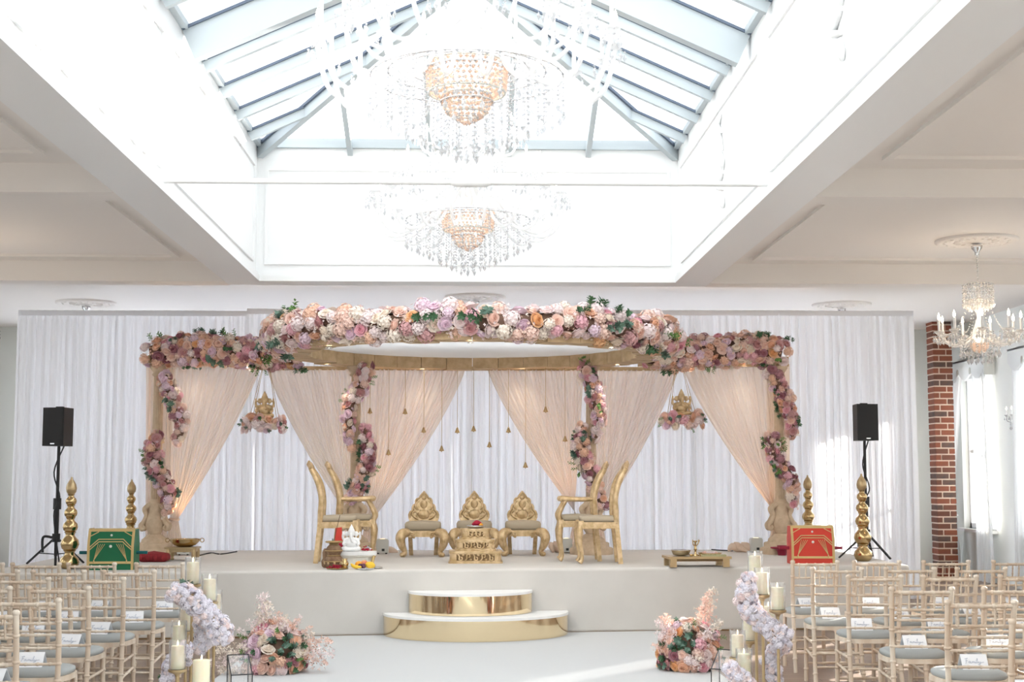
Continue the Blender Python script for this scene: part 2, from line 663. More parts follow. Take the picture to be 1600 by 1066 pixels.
pitch_n = {}
for side in (-1, 1):
    a, b = slope_pt(side, 0, 0), slope_pt(side, 0, 1)
    t = (b - a).normalized()
    n = Vector((-t.z * side * -1, 0, abs(t.x)))
    n = Vector((side * abs(t.z), 0, abs(t.x)))
    pitch_n[side] = n
    for i, y in enumerate(rows):
        fr = hip_frac(y)
        p, q = slope_pt(side, y, 0), slope_pt(side, y, fr)
        big = i in (4, 10, 16)
        h, w = (.30, .12) if big else (.12, .06)
        off = n * (-h / 2)
        r = MB().bar(p + off, q + off, w, h, n).build('rafter', M['rafter_paint'], sky)
        gk = n * -.012 + Vector((0, -w / 2 - .012, 0))
        MB().bar(p + gk, q + gk, .024, .024, n).build('gasket', M['gasket'], r)
    edges = [YW] + rows
    for i in range(len(edges) - 1):
        ya, yb = edges[i], edges[i + 1]
        e = n * .012
        P = [slope_pt(side, ya, 0) + e, slope_pt(side, ya, hip_frac(ya)) + e, slope_pt(side, yb, hip_frac(yb)) + e, slope_pt(side, yb, 0) + e]
        if hip_frac(ya) < 1e-6:
            P.pop(1)
        MB().add(P, [tuple(range(len(P)))]).build('pane', M['pane_glass'], sky)
# hips, ridge, sills
for side in (-1, 1):
    n = (pitch_n[side] + Vector((0, .35, 1)).normalized()).normalized()
    p, q = Vector((XL if side < 0 else XR, YW, ZT)), Vector((XM, YH, ZRG))
    r = MB().bar(p - n * .07, q - n * .07, .08, .14, n).build('hip_rafter', M['rafter_paint'], sky)
    g = n * -.012 + Vector((side * .03, -.05, 0))
    MB().bar(p + g, q + g, .03, .03, n).build('gasket', M['gasket'], r)
MB().box(XM - .06, XM + .06, Y0, YH, ZRG - .2, ZRG).build('ridge_beam', M['rafter_paint'], sky)
MB().box(XL, XR, YW - .06, YW + .06, ZT - .01, ZT + .10).build('sill_rail', M['rafter_paint'], sky)
for x in (XL, XR):
    MB().box(x - .06, x + .06, Y0, YW, ZT - .01, ZT + .05).build('sill_rail', M['rafter_paint'], sky)
ex = [XL, -1.43, -.49, .45, 1.39, XR]


def end_pt(x, fr):
    return Vector((x, YW - (YW - YH) * fr, ZT + (ZRG - ZT) * fr))


def end_frac(x):
    return (x - XL) / (XM - XL) if x <= XM else (XR - x) / (XR - XM)


for x in ex[1:-1]:
    MB().bar(end_pt(x, 0) + Vector((0, 0, -.05)), end_pt(x, end_frac(x)) + Vector((0, 0, -.05)), .06, .10).build('rafter', M['rafter_paint'], sky)
for i in range(5):
    a, b = ex[i], ex[i + 1]
    P = [end_pt(a, 0), end_pt(b, 0), end_pt(b, end_frac(b)), end_pt(a, end_frac(a))]
    if i == 2:
        P = [P[0], P[1], P[2], end_pt(XM, 1), P[3]]
    if i == 0:
        P.pop(3)
    if i == 4:
        P.pop(2)
    MB().add([p + Vector((0, .01, .012)) for p in P], [tuple(range(len(P)))]).build('pane', M['pane_glass'], sky)
portal((XM, (Y0 + YW) / 2, ZT - .02), (0, 0, -1), XR - XL, YW - Y0)

# tie rod across the well
rod = thing('tie_rod', 'thin white metal tie rod spanning the skylight well', 'rod', (0, 11.4, 0))
MB().tube([(XL, 0, 4.0), (XR, 0, 4.0)], .022, 10).build('bar', M['white_paint'], rod)
MB().tube([(-.16, 0, 4.0), (-.12, 0, 4.0), (.12, 0, 4.0), (.16, 0, 4.0)], [.024, .04, .04, .024], 12).build('turnbuckle', M['white_paint'], rod)
for x in (XL + .01, XR - .01):
    MB().tube([(x - .012, 0, 4.0), (x + .012, 0, 4.0)], .06, 12).build('anchor_plate', M['white_paint'], rod)

# windows
def window(i, loc, rz, label, WW=WW, WZ0=WZ0, WZ1=WZ1):
    r = thing('window_%d' % i, label, None, loc, rz, kind='structure')
    w2 = WW / 2
    mb = MB()
    for y in (-w2, w2 - .06):
        mb.box(0, .1, y, y + .06, WZ0, WZ1)
    mb.box(0, .1, -w2, w2, WZ1 - .07, WZ1).box(0, .1, -w2, w2, WZ0, WZ0 + .08)
    mb.build('frame', M['white_paint'], r)
    MB().box(0.02, .08, -w2 + .06, w2 - .06, 2.02, 2.07).build('meeting_rail', M['white_paint'], r)
    MB().box(0.02, .08, -.02, .02, WZ0 + .08, WZ1 - .07).build('glazing_bar', M['white_paint'], r)
    for (y0, y1) in ((-w2 + .06, -.02), (.02, w2 - .06)):
        for (z0, z1) in ((WZ0 + .08, 2.02), (2.07, WZ1 - .07)):
            MB().add([(.05, y0, z0), (.05, y1, z0), (.05, y1, z1), (.05, y0, z1)], [(0, 1, 2, 3)]).build('pane', M['pane_glass'], r)
    MB().box(-.2, .02, -w2 - .06, w2 + .06, WZ0 - .05, WZ0).build('sill', M['white_paint'], r)
    d = Vector((-math.cos(rz), -math.sin(rz), 0))
    portal(Vector(loc) + d * .08 + Vector((0, 0, (WZ0 + WZ1) / 2)), d, WW, WZ1 - WZ0)


wn = 0
NUMW = ['first', 'second', 'third', 'fourth', 'fifth', 'sixth', 'seventh', 'eighth', 'ninth']
for i, wy in enumerate(WIN_Y):
    window(wn + 1, (XW + .1, wy, 0), 0.0, 'tall white sash window in the right wall, %s from the stage end' % NUMW[i])
    wn += 1
for i, wy in enumerate(WIN_Y):
    window(wn + 1, (-XW - .1, wy, 0), PI, 'unseen sash window added for light in the left wall, %s from the stage end' % NUMW[i])  # windows out of view, added to bring more light in
    wn += 1
for i, x in enumerate(BACK_X):
    window(wn + 1, (x, Y1 + .1, 0), PI / 2, 'tall white sash window behind the drapes, %s from the left' % NUMW[i], 2.15, .35, 3.6)
    wn += 1
for i, x in enumerate(BACK_X):
    window(wn + 1, (x, Y0 - .1, 0), -PI / 2, 'unseen sash window added for light behind the viewer, %s from the left' % NUMW[i])  # unseen windows added to throw light onto the stage front
    wn += 1

# brick pier
pier = thing('brick_pier', 'red brown brick pier in the corner beside the window', None, (7.49, 22.75, 0), kind='structure')
MB().box(.012, .298, .012, .30, 0, ZC).build('mortar_core', M['mortar'], pier)
rnd = random.Random(3)
ch, jt = .1, .022
zc = 0.0
row = 0
bm_cache = {}
while zc < ZC - .03:
    h = min(ch - jt, ZC - zc)
    if row % 2:
        spans = [(0, .082), (.104, .31)]
    else:
        spans = [(0, .20), (.222, .31)]
    for (a, b) in spans:
        m = rnd.choices(['brick_red', 'brick_brown', 'brick_dark'], [5, 4, 2])[0]
        key = (round(b - a, 3), round(h, 3), m)
        if key not in bm_cache:
            q = MB().box(0, b - a, 0, .31, 0, h)
            bm_cache[key] = q.mesh('brick', M[m])
        put('brick', bm_cache[key], pier, (a + rnd.uniform(-.003, .003), rnd.uniform(-.006, .003), zc))
    zc += ch
    row += 1

# ------------------------------------------------------------------ stage, aisle, steps
SZ = .67


def yf(x):
    return 14.88 + .11 * x


st = MB().prism([(-4.9, yf(-4.9)), (4.75, yf(4.75)), (4.75, 18.82), (-4.9, 18.82)], 0, SZ, 'z')
so = st.build('stage', M['stage_carpet'])
bv = so.modifiers.new('edge', 'BEVEL')
bv.width = .03
bv.segments = 3
tag(so, 'raised stage covered in pale beige carpet', 'stage')
MB().prism([(-4.88, yf(-4.88) - .004), (4.73, yf(4.73) - .004), (4.73, yf(4.73) + .1), (-4.88, yf(-4.88) + .1)], 0.0005, .016, 'z').build('base_shadow_strip', M['gilt_dark'], so)  # dark strip standing in for the shadow line under the stage front
mb = MB().prism([(-2.03, Y0 + .3), (2.05, Y0 + .3), (2.05, yf(2.05) - .015), (-2.03, yf(-2.03) - .015)], .001, .012, 'z')
tag(mb.build('aisle_carpet', M['aisle_white']), 'wide white aisle carpet leading to the stage', 'carpet')


def step(cx, rx, ry, z0, z1, label):
    root = thing('curved_step', label, 'step', (cx, yf(cx) - .005, 0), math.atan(.11), 'curved steps up to the stage')
    n = 40
    arc = [(rx * math.cos(PI + PI * k / n), ry * math.sin(PI + PI * k / n)) for k in range(n + 1)]
    e = MB()
    vs = [(x, y, z) for z in (z0, z1 - .025) for x, y in arc]
    e.add(vs, [(k, k + 1, k + n + 2, k + n + 1) for k in range(n)], True)
    e.add([(arc[0][0], 0, z0), (arc[-1][0], 0, z0), (arc[-1][0], 0, z1 - .025), (arc[0][0], 0, z1 - .025)], [(3, 2, 1, 0)])
    e.build('mirror_riser', M['gold_mirror'], root)
    a2 = [(x * 1.006, y * 1.006) for x, y in arc]
    MB().prism(a2, z1 - .025, z1, 'z').build('tread', M['step_top'], root)
    return root


pl, pr = at(600, 963, Y=14.95), at(887, 958, Y=14.95)
step((pl.x + pr.x) / 2, (pr.x - pl.x) / 2, .80, .012, .235, 'lower and wider gold mirrored half-round step on the carpet')
pl, pr = at(639, 929, Y=14.95), at(831, 926, Y=14.95)
step((pl.x + pr.x) / 2, (pr.x - pl.x) / 2, .55, .237, .455, 'upper and narrower gold mirrored half-round step against the stage')

# ------------------------------------------------------------------ unseen blinds added to diffuse sun behind the drapes
for i, x in enumerate(BACK_X):
    rb = thing('roller_blind', 'unseen blind added to diffuse sun behind the drapes, %s from the left' % NUMW[i], 'blind', (x, Y1 - .06, 0), 0, 'added sun-diffusing blinds on the end wall')
    MB().box(-1.12, 1.12, -.002, .002, .30, 3.62).build('fabric', M['blind_white'], rb)
    MB().tube([(-1.14, 0, 3.64), (1.14, 0, 3.64)], .03, 10).build('roller', M['white_plastic'], rb)
    MB().box(-1.12, 1.12, -.012, .012, .27, .30).build('bottom_bar', M['white_plastic'], rb)

# ------------------------------------------------------------------ white pleated backdrop
YD = 18.95


def pleat(seed, period, n, fine=.45):
    """a row of soft irregular folds sampled n+1 times over 0..1"""
    r = random.Random(seed)
    ph = [r.uniform(0, 6.28) for _ in range(4)]
    out = []
    for i in range(n + 1):
        u = i / n
        x = u / period
        y = math.sin(2 * PI * x + 1.6 * math.sin(2 * PI * x * .23 + ph[0]) + ph[1]) + fine * math.sin(2 * PI * x * 2.3 + ph[2]) + .5 * math.sin(2 * PI * x * .37 + ph[3])
        out.append(y)
    return out


def backdrop(x0, x1, z1, seed, label):
    root = thing('pleated_drape', label, 'drape', (x0, YD, 0), 0, 'white drapes behind the stage')
    w = x1 - x0
    n = int(w / .013)
    pl = pleat(seed, .115 / w, n)
    rows = [0.01, .5, 1.2, 2.0, 2.8, 3.4, z1 - .14, z1 - .10, z1]
    r = random.Random(seed + 5)
    drift = [r.uniform(-1, 1) for _ in range(40)]

    def fn(u, v):
        j = min(int(round(v * (len(rows) - 1))), len(rows) - 1)
        z = rows[j]
        k = int(round(u * n))
        amp = .050 * (1 - .35 * z / z1)
        if z > z1 - .12:
            amp = .008
        lean = .010 * math.sin(u * 23 + z * 1.3 + seed) * (1 - z / z1)
        return (u * w + lean, pl[k] * amp + .012 * math.sin(u * 9 + seed), z)
    MB().grid(fn, n, len(rows) - 1).build('fabric', M['voile_white'], root)
    MB().tube([(0, .05, z1 - .03), (w, .05, z1 - .03)], .025, 8).build('rail', M['white_plastic'], root)
    MB().box(.0, w, -.022, -.016, z1 - .075, z1 - .005).build('header_band', M['voile_white'], root)
    return root


backdrop(-6.0, -2.98, 3.83, 11, 'white pleated backdrop drape behind the speaker on the left')
backdrop(-2.98, 0.02, 3.86, 12, 'white pleated backdrop drape left of the middle seam')
backdrop(0.02, 3.0, 3.86, 13, 'white pleated backdrop drape right of the middle seam')
backdrop(3.0, 5.98, 3.86, 14, 'white sunlit pleated backdrop drape behind the speaker on the right')
mb = MB()
for x in (-5.9, -2.98, 0.02, 3.0, 5.9):
    mb2 = MB().tube([(x, YD + .14, 0), (x, YD + .14, 3.8)], .02, 8)
    tag(mb2.build('drape_pole', M['white_plastic']), 'slim upright holding the backdrop rail at %s' % {-5.9: 'its left end', -2.98: 'the left seam', .02: 'the middle seam', 3.0: 'the right seam', 5.9: 'its right end'}[x], 'pole', 'backdrop uprights')

# ------------------------------------------------------------------ mandap frame
ZR = 3.0            # underside of ring and side beams
YC = 17.7           # columns
RCX, RCY = 0.02, 16.38
RA, RB, RA2, RB2 = 2.24, 2.05, 1.90, 1.80
COLX = [-3.86, -1.42, 1.50, 3.86]
mandap = thing('mandap_frame', 'carved beige wedding canopy frame with four columns and an oval ring', 'canopy frame', (0, 0, SZ))
H = ZR - SZ


def fluted(r0, r1, z0, z1, n=16):
    q = MB()
    vs = []
    m = n * 4
    for r, z in ((r0, z0), (r1, z1)):
        for k in range(m):
            a = 2 * PI * k / m
            rr = r * (1 - .10 * abs(math.sin(n * a / 2)) ** .5 * -1 - .10)
            vs.append((rr * math.cos(a), rr * math.sin(a), z))
    q.add(vs, [(k, (k + 1) % m, m + (k + 1) % m, m + k) for k in range(m)])
    return q


shaft_m = fluted(.065, .058, .62, H - .12).mesh('shaft', M['carved_stone'])
q = MB()
q.lathe([(.27, 0), (.27, .07), (.25, .085)], 8).lathe([(.25, .085), (.22, .09), (.22, .14), (.20, .15)], 8).lathe([(.17, .15), (.16, .19), (.12, .22), (.08, .25)], 16)
plinth_m = q.mesh('plinth', M['carved_stone'])
q = MB()
q.lathe([(.06, .22), (.07, .26), (.115, .33), (.125, .40), (.11, .46), (.085, .52), (.09, .58), (.105, .62), (.075, .66), (.07, .68)], 20)
for s in (-1, 1):
    for yy in (-.06, .06):
        stube(q, [(s * .05, yy, .62), (s * .12, yy, .56), (s * .10, yy, .48), (s * .13, yy, .40), (s * .165, yy, .36), (s * .15, yy, .31), (s * .12, yy, .33), (s * .135, yy, .36)], [.03, .03, .025, .03, .028, .024, .02, .015], 8)
foot_m = q.mesh('scroll_foot', M['carved_stone'])
q = MB().lathe([(.06, H - .14), (.085, H - .12), (.07, H - .09), (.10, H - .05), (.12, H - .02), (.12, H)], 16)
cap_m = q.mesh('capital', M['carved_stone'])
q = MB().lathe([(.068, 1.36), (.09, 1.37), (.08, 1.40), (.095, 1.43), (.068, 1.44)], 16)
collar_m = q.mesh('collar', M['carved_stone'])
for x in COLX:
    c = put('column', shaft_m, mandap, (x, YC, 0))
    for nm, me in (('plinth', plinth_m), ('scroll_foot', foot_m), ('capital', cap_m), ('collar', collar_m)):
        put(nm, me, c)
# ring segments
NSEG = 36


def ring_pt(a, A, B):
    return (RCX + A * math.cos(a), RCY + B * math.sin(a))


rr = random.Random(4)
for k in range(NSEG):
    a0, a1 = 2 * PI * k / NSEG, 2 * PI * (k + 1) / NSEG - .004
    dz = rr.uniform(-.012, .012)
    outl = []
    for i in range(4):
        a = a0 + (a1 - a0) * i / 3
        outl.append(ring_pt(a, RA, RB))
    for i in range(3, -1, -1):
        a = a0 + (a1 - a0) * i / 3
        sc = .03 * math.sin(PI * i / 3)
        outl.append(ring_pt(a, RA2 - sc, RB2 - sc))
    MB().prism(outl, H + dz, H + .14, 'z').build('ring_segment', M['carved_wood'], mandap)
for s, x0, x1 in (('l', -3.98, -2.1), ('r', 2.1, 3.98)):
    MB().box(x0, x1, YC - .07, YC + .07, H, H + .12).build('side_beam', M['carved_wood'], mandap)
def ring_y(x, far=True):
    """depth of the middle of the ring timber at x"""
    a_, b_ = (RA + RA2) / 2, (RB + RB2) / 2
    d_ = b_ * math.sqrt(max(0.0, 1 - ((x - RCX) / a_) ** 2))
    return RCY + (d_ if far else -d_)


MB().box(-2.75, 2.75, 18.43, 18.47, H + .0, H + .05).build('drape_rail', M['carved_wood'], mandap)
# canopy cloth
n = 48
outl = [ring_pt(2 * PI * k / n, RA2 + .06, RB2 + .06) for k in range(n)]
cp = MB().prism([(x, y) for x, y in outl], ZR + .142, ZR + .15, 'z').build('canopy_cloth', M['canopy_white'])
tag(cp, 'white cloth stretched across the oval canopy ring', 'canopy cloth')


# ------------------------------------------------------------------ small downlights under the beams
DL = [(-3.42, YC - .06, 7, 'left side beam, nearer the outer column'), (-2.75, YC - .06, 7, 'left side beam, nearer the ring'), (-1.75, ring_y(-1.75), 22, 'ring beside the inner left column, added as fill'), (-.62, ring_y(-.62), 12, 'far side of the ring, left of the middle'),
      (.66, ring_y(.66), 12, 'far side of the ring, right of the middle'), (1.8, ring_y(1.8), 22, 'ring beside the inner right column, added as fill'), (2.75, YC - .06, 7, 'right side beam, nearer the ring'), (3.42, YC - .06, 7, 'right side beam, nearer the outer column'),
      (-1.5, ring_y(-1.5, False), 20, 'near side of the ring on the left, added as fill'), (0, ring_y(0, False), 20, 'near side of the ring in the middle, added as fill'), (1.5, ring_y(1.5, False), 20, 'near side of the ring on the right, added as fill')]  # near-side and column-side ring lamps are unseen, added to light the stage
lens_m = MB().lathe([(0, -.004), (.024, -.004), (.024, 0.0)], 12).mesh('lens', emit('downlight_lens', (1.0, .88, .70), 25))
ring_m_ = MB().lathe([(.024, 0), (.024, -.008), (.034, -.008), (.034, 0)], 14).mesh('bezel', M['chrome'])
for (x, y, pw, t) in DL:
    dl = thing('downlight', 'tiny recessed spotlight under the ' + t, 'spotlight', (x, y, ZR - .014), 0, 'spotlights under the canopy frame')
    put('bezel', ring_m_, dl)
    put('lens', lens_m, dl)
    ld = bpy.data.lights.new('downlight_beam', 'SPOT')
    ld.energy = pw
    ld.color = (1.0, .90, .76)
    ld.spot_size = R(120)
    ld.spot_blend = 1.0
    ld.shadow_soft_size = .04
    lo = bpy.data.objects.new('downlight_beam', ld)
    COL.objects.link(lo)
    lo.parent = dl
    lo.location = (0, 0, -.02)
    lo.rotation_euler = Vector((0, .35 if y < 16 else .0, -1)).to_track_quat('-Z', 'Y').to_euler()


# ------------------------------------------------------------------ peach drapes
def swag(label, top0, top1, y_top, tie, ytie, seed, folds=17, tail=True, m='voile_peach'):
    """a drape hung from a straight top edge and gathered to one side"""
    root = thing('peach_drape', label, 'drape', (tie[0], ytie, SZ), 0, 'peach drapes on the canopy frame')
    ox, oy, oz = tie[0], ytie, SZ
    n, mrows = folds * 8, 26
    pl = pleat(seed, 1.0 / folds, n, .18)
    zt = ZR + .01
    zt2 = tie[1]

    def fn(u, v):
        k = int(round(u * n))
        tx = top0 + (top1 - top0) * u
        # gathered end: narrow bundle
        far = abs(tx - tie[0])
        gx = tie[0] + (u - .5) * .09
        x = tx + (gx - tx) * (v ** (1.0 + .10 * (0.5 + far)))
        z = zt + (zt2 - zt) * v - .10 * far * math.sin(PI * v) * 0.35
        amp = .030 * (1 - v) + .012
        y = y_top + (ytie - y_top) * v + pl[k] * amp
        return (x - ox, y - oy, z - oz)
    MB().grid(fn, n, mrows).build('fabric', M[m], root)
    if tail:
        def fn2(u, v):
            k = int(round(u * 60))
            w = .09 + .17 * v
            x = tie[0] + (u - .5) * w
            z = zt2 + (SZ + .01 - zt2) * v
            return (x - ox, ytie + .02 + math.sin(u * 40) * (.012 + .02 * v) - oy, z - oz)
        MB().grid(fn2, 60, 8).build('tail', M['voile_peach_deep'], root)
        MB().tube([(tie[0] + .06 * math.cos(a) - ox, .035 * math.sin(a), zt2 - oz + .01 * math.sin(2 * a)) for a in [2 * PI * i / 16 for i in range(17)]], .012, 6).build('tieback', M['voile_peach_deep'], root)
    return root


def xat(u, v, Y):
    p = at(u, v, Y=Y)
    return p.x, p.z


YB = 17.86
a = xat(272, 812, YB)
swag('peach drape sweeping from the left side beam to the outer left column', xat(262, 575, YB)[0], xat(409, 575, YB)[0], YB, a, YB, 21)
YI = 18.45
a = xat(549, 806, YI)
swag('peach drape right of the left hanging idol, gathered to the inner left column', xat(417, 575, YI)[0], xat(553, 575, YI)[0], YI, a, YI, 22)
a = xat(577, 812, YI)
swag('wide peach drape left of the middle, gathered to the inner left column', xat(561, 575, YI)[0], xat(727, 575, YI)[0], YI, a, YI, 23, 20)
a = xat(902, 812, YI)
swag('wide peach drape right of the middle, gathered to the inner right column', xat(912, 575, YI)[0], xat(762, 575, YI)[0], YI, a, YI, 24, 20)
a = xat(934, 806, YI)
swag('peach drape left of the right hanging idol, gathered to the inner right column', xat(926, 575, YI)[0], xat(1060, 575, YI)[0], YI, a, YI, 25)
a = xat(1214, 812, YB)
swag('peach drape sweeping from the right side beam to the outer right column', xat(1218, 575, YB)[0], xat(1066, 575, YB)[0], YB, a, YB, 26)


def straight(x0, x1, label, seed, ztop, zbot):
    root = thing('peach_drape', label, 'drape', (x0, YB + .1, SZ), 0, 'peach drapes on the canopy frame')
    n = 60
    pl = pleat(seed, .22, n)

    def fn(u, v):
        w = 1 - .25 * v
        return ((.5 + (u - .5) * w) * (x1 - x0), pl[int(round(u * n))] * .022, (ztop + (zbot - ztop) * v) - SZ)
    MB().grid(fn, n, 8).build('fabric', M['voile_peach_deep'], root)


straight(-4.08, -3.72, 'narrow straight peach drape hanging behind the outer left column', 31, ZR, .80)
straight(3.76, 4.06, 'narrow straight peach drape hanging behind the outer right column', 32, ZR + .05, .80)
# pooled peach fabric round the plinths
for i, (x, y, t) in enumerate(((-4.05, 17.75, 'outer left column'), (-1.25, 18.2, 'inner left column'), (1.15, 18.15, 'inner right column'), (3.45, 18.15, 'outer right column'))):
    mb = MB()
    r = random.Random(50 + i)
    for k in range(5):
        stube(mb, [(x + r.uniform(-.05, .1) - .2 + .1 * k, y + r.uniform(-.08, .08), SZ + .01), (x + .05 * k - .12, y, SZ + .05 + r.uniform(0, .05)), (x + .07 * k - .02, y + r.uniform(-.1, .1), SZ + .03), (x + .1 + .06 * k, y - .03, SZ + .008)], [.012, .05, .045, .008], 8, 4)
    tag(mb.build('pooled_fabric', M['voile_peach_deep']), 'loose peach fabric pooled on the stage behind the ' + t, 'fabric', 'pooled peach fabric')

# ------------------------------------------------------------------ flowers
def petal_patch(q, phi, half, R0, zb, zt, lip, jit, r):
    vs = []
    for j in range(3):
        v = j / 2
        for i in range(3):
            u = i - 1
            rho = R0 * (.55 + .45 * math.sin(v * PI * .55)) * (1 + lip * (v > .9)) * (1 - .05 * u * u)
            z = zb + (zt - zb) * v - (.07 * u * u + lip * .6) * (v > .9) + jit * r.uniform(-1, 1)
            a = phi + u * half
            vs.append((rho * math.cos(a), rho * math.sin(a), z))
    q.add(vs, [(0, 1, 4, 3), (1, 2, 5, 4), (3, 4, 7, 6), (4, 5, 8, 7)], True)


def rose_mb(seed, rings, jit=.02):
    q = MB()
    q.split = []
    r = random.Random(seed)
    q.ell((0, 0, -.02), (.72, .72, .34), 10, 6)
    for (nP, R0, zb, zt, lip) in rings:
        ph = r.uniform(0, 6)
        q.split.append((len(q.f), R0))
        for k in range(nP):
            petal_patch(q, ph + 2 * PI * k / nP, PI / nP * 1.18, R0 * r.uniform(.94, 1.06), zb, zt, lip, jit, r)
    return q


def floret_ball(seed, n=34):
    q = MB()
    r = random.Random(seed)
    q.ell((0, 0, -.05), .72, 8, 5)
    for i in range(n):
        z = 1 - 1.45 * (i + .5) / n
        a = i * 2.39996 + r.uniform(-.2, .2)
        s = math.sqrt(max(0, 1 - z * z))
        nrm = Vector((s * math.cos(a), s * math.sin(a), z))
        c = nrm * r.uniform(.82, .98)
        Q = nrm.to_track_quat('Z', 'Y')
        sp = r.uniform(0, 1.5)
        for k in range(4):
            an = sp + k * PI / 2
            d, e = Vector((math.cos(an), math.sin(an), 0)), Vector((-math.sin(an), math.cos(an), 0))
            w = .26
            pts = [Vector((0, 0, -.03)), d * w * .6 + e * w * .45 + Vector((0, 0, .05)), d * w * 1.05 + Vector((0, 0, .03)), d * w * .6 - e * w * .45 + Vector((0, 0, .05))]
            q.add([c + Q @ p for p in pts], [(0, 1, 2, 3)])
    return q


def rose_mesh(q, k):
    """outer petals in the flower's colour, the heart a deeper tone"""
    me = q.mesh('bloom', [M['petal_' + k], M['heart_' + k]])
    cuts = q.split + [(len(q.f), 9)]
    idx = [1] * len(q.f)
    for (a, R0), (b, _) in zip(cuts[:-1], cuts[1:]):
        for i in range(a, b):
            idx[i] = 1 if R0 < .36 else 0
    me.polygons.foreach_set('material_index', idx)
    return me


BLOOM = {}
for k in FLOWER_COLS:
    BLOOM['rose', k] = rose_mesh(rose_mb(1, [(2, .16, .2, .54, 0), (3, .30, .12, .52, .03), (4, .48, .03, .46, .07), (5, .70, -.16, .34, .12), (6, .94, -.36, .10, .18)]), k)
    BLOOM['peony', k] = rose_mesh(rose_mb(2, [(4, .22, .2, .56, .12), (6, .38, .12, .54, .14), (7, .56, .0, .44, .16), (8, .76, -.18, .26, .18), (9, .96, -.36, .02, .18)], .07), k)
    BLOOM['ball', k] = floret_ball(3, 40).mesh('bloom', M['petal_' + k])


def sprig_mesh(seed, m, n=11, L=1.6, wl=.34):
    q = MB()
    r = random.Random(seed)
    q.tube([(0, 0, -.3), (.1, .05, .3), (.15, 0, L * .8)], [.03, .03, .01], 4)
    for i in range(n):
        t = (i + 1) / n
        a = i * 2.4 + r.uniform(-.4, .4)
        c = Vector((.12 * t, 0, -.1 + t * L * .9))
        d = Vector((math.cos(a), math.sin(a), .45)).normalized()
        s = d.cross(Vector((0, 0, 1))).normalized()
        l = wl * r.uniform(.8, 1.3) * 1.6
        up = s.cross(d)
        q.add([c, c + d * l * .45 + s * l * .3 + up * .05, c + d * l, c + d * l * .45 - s * l * .3 + up * .05, c + d * l * .5 - up * .03],
              [(0, 4, 1), (1, 4, 2), (2, 4, 3), (3, 4, 0)])
    return q.mesh('leaf_sprig', m)


SPRIG = [sprig_mesh(1, M['leaf_green'], 16, .9, .38), sprig_mesh(2, M['leaf_grey'], 18, .9, .38), sprig_mesh(3, M['leaf_light'], 14, 1.5, .30)]


def spray_mesh(seed, m, n=60, L=1.0, spread=.4):
    """a feathery stem of tiny blossoms"""
    q = MB()
    r = random.Random(seed)
    for i in range(n):
        t = r.random()
        w = spread * (1 - .6 * t)
        c = Vector((r.gauss(0, w * .5), r.gauss(0, w * .5), t * L))
        Q = Vector((r.uniform(-1, 1), r.uniform(-1, 1), r.uniform(-.2, 1))).to_track_quat('Z', 'Y')
        s = r.uniform(.05, .09)
        for k in range(3):
            a = k * 2.1
            d, e = Vector((math.cos(a), math.sin(a), .3)), Vector((-math.sin(a), math.cos(a), 0))
            q.add([c, c + Q @ (d * s * .6 + e * s * .4), c + Q @ (d * s * 1.3), c + Q @ (d * s * .6 - e * s * .4)], [(0, 1, 2, 3)])
    q.tube([(0, 0, -.2), (0, 0, L * .5), (.02, 0, L * .95)], [.015, .012, .006], 4)
    return q.mesh('blossom_spray', m)


SPRAY = {'white': spray_mesh(4, M['petal_white'], 80, .8, .5), 'pale': spray_mesh(1, M['petal_pale']), 'cream': spray_mesh(2, M['petal_cream']), 'blush': spray_mesh(3, M['petal_blush'])}
PAL_SOFT = [('blush', 26), ('pale', 30), ('pink', 7), ('cream', 16), ('peach', 7), ('lilac', 11), ('dusty', 3), ('apricot', 2), ('mauve', 1)]
PAL_DEEP = [('blush', 22), ('peach', 18), ('dusty', 14), ('lilac', 12), ('pink', 8), ('mauve', 7), ('apricot', 4), ('cream', 9), ('pale', 6)]
PAL_COL = [('lilac', 20), ('pink', 13), ('dusty', 14), ('mauve', 8), ('blush', 20), ('cream', 10), ('peach', 10), ('pale', 8)]


def bloom(parent, p, nrm, size, pal, r, kinds=(('rose', 5), ('peony', 3), ('ball', 4)), col=None):
    k = r.choices([a for a, _ in kinds], [b for _, b in kinds])[0]
    c = col or r.choices([a for a, _ in pal], [b for _, b in pal])[0]
    nn = (nrm + Vector((r.uniform(-.55, .55), r.uniform(-.55, .55), r.uniform(-.55, .55)))).normalized()
    Q = nn.to_track_quat('Z', 'Y') @ Quaternion((0, 0, 1), r.uniform(0, 6.28))
    return put('bloom', BLOOM[k, c], parent, p, Q, size)


def leaf(parent, p, nrm, size, r, kind=None):
    nn = (nrm + Vector((r.uniform(-.6, .6), r.uniform(-.6, .6), r.uniform(-.6, .6)))).normalized()
    Q = nn.to_track_quat('Z', 'Y') @ Quaternion((0, 0, 1), r.uniform(0, 6.28))
    return put('leaf_sprig', SPRIG[kind if kind is not None else r.choice([0, 0, 1, 1, 2])], parent, p, Q, size)


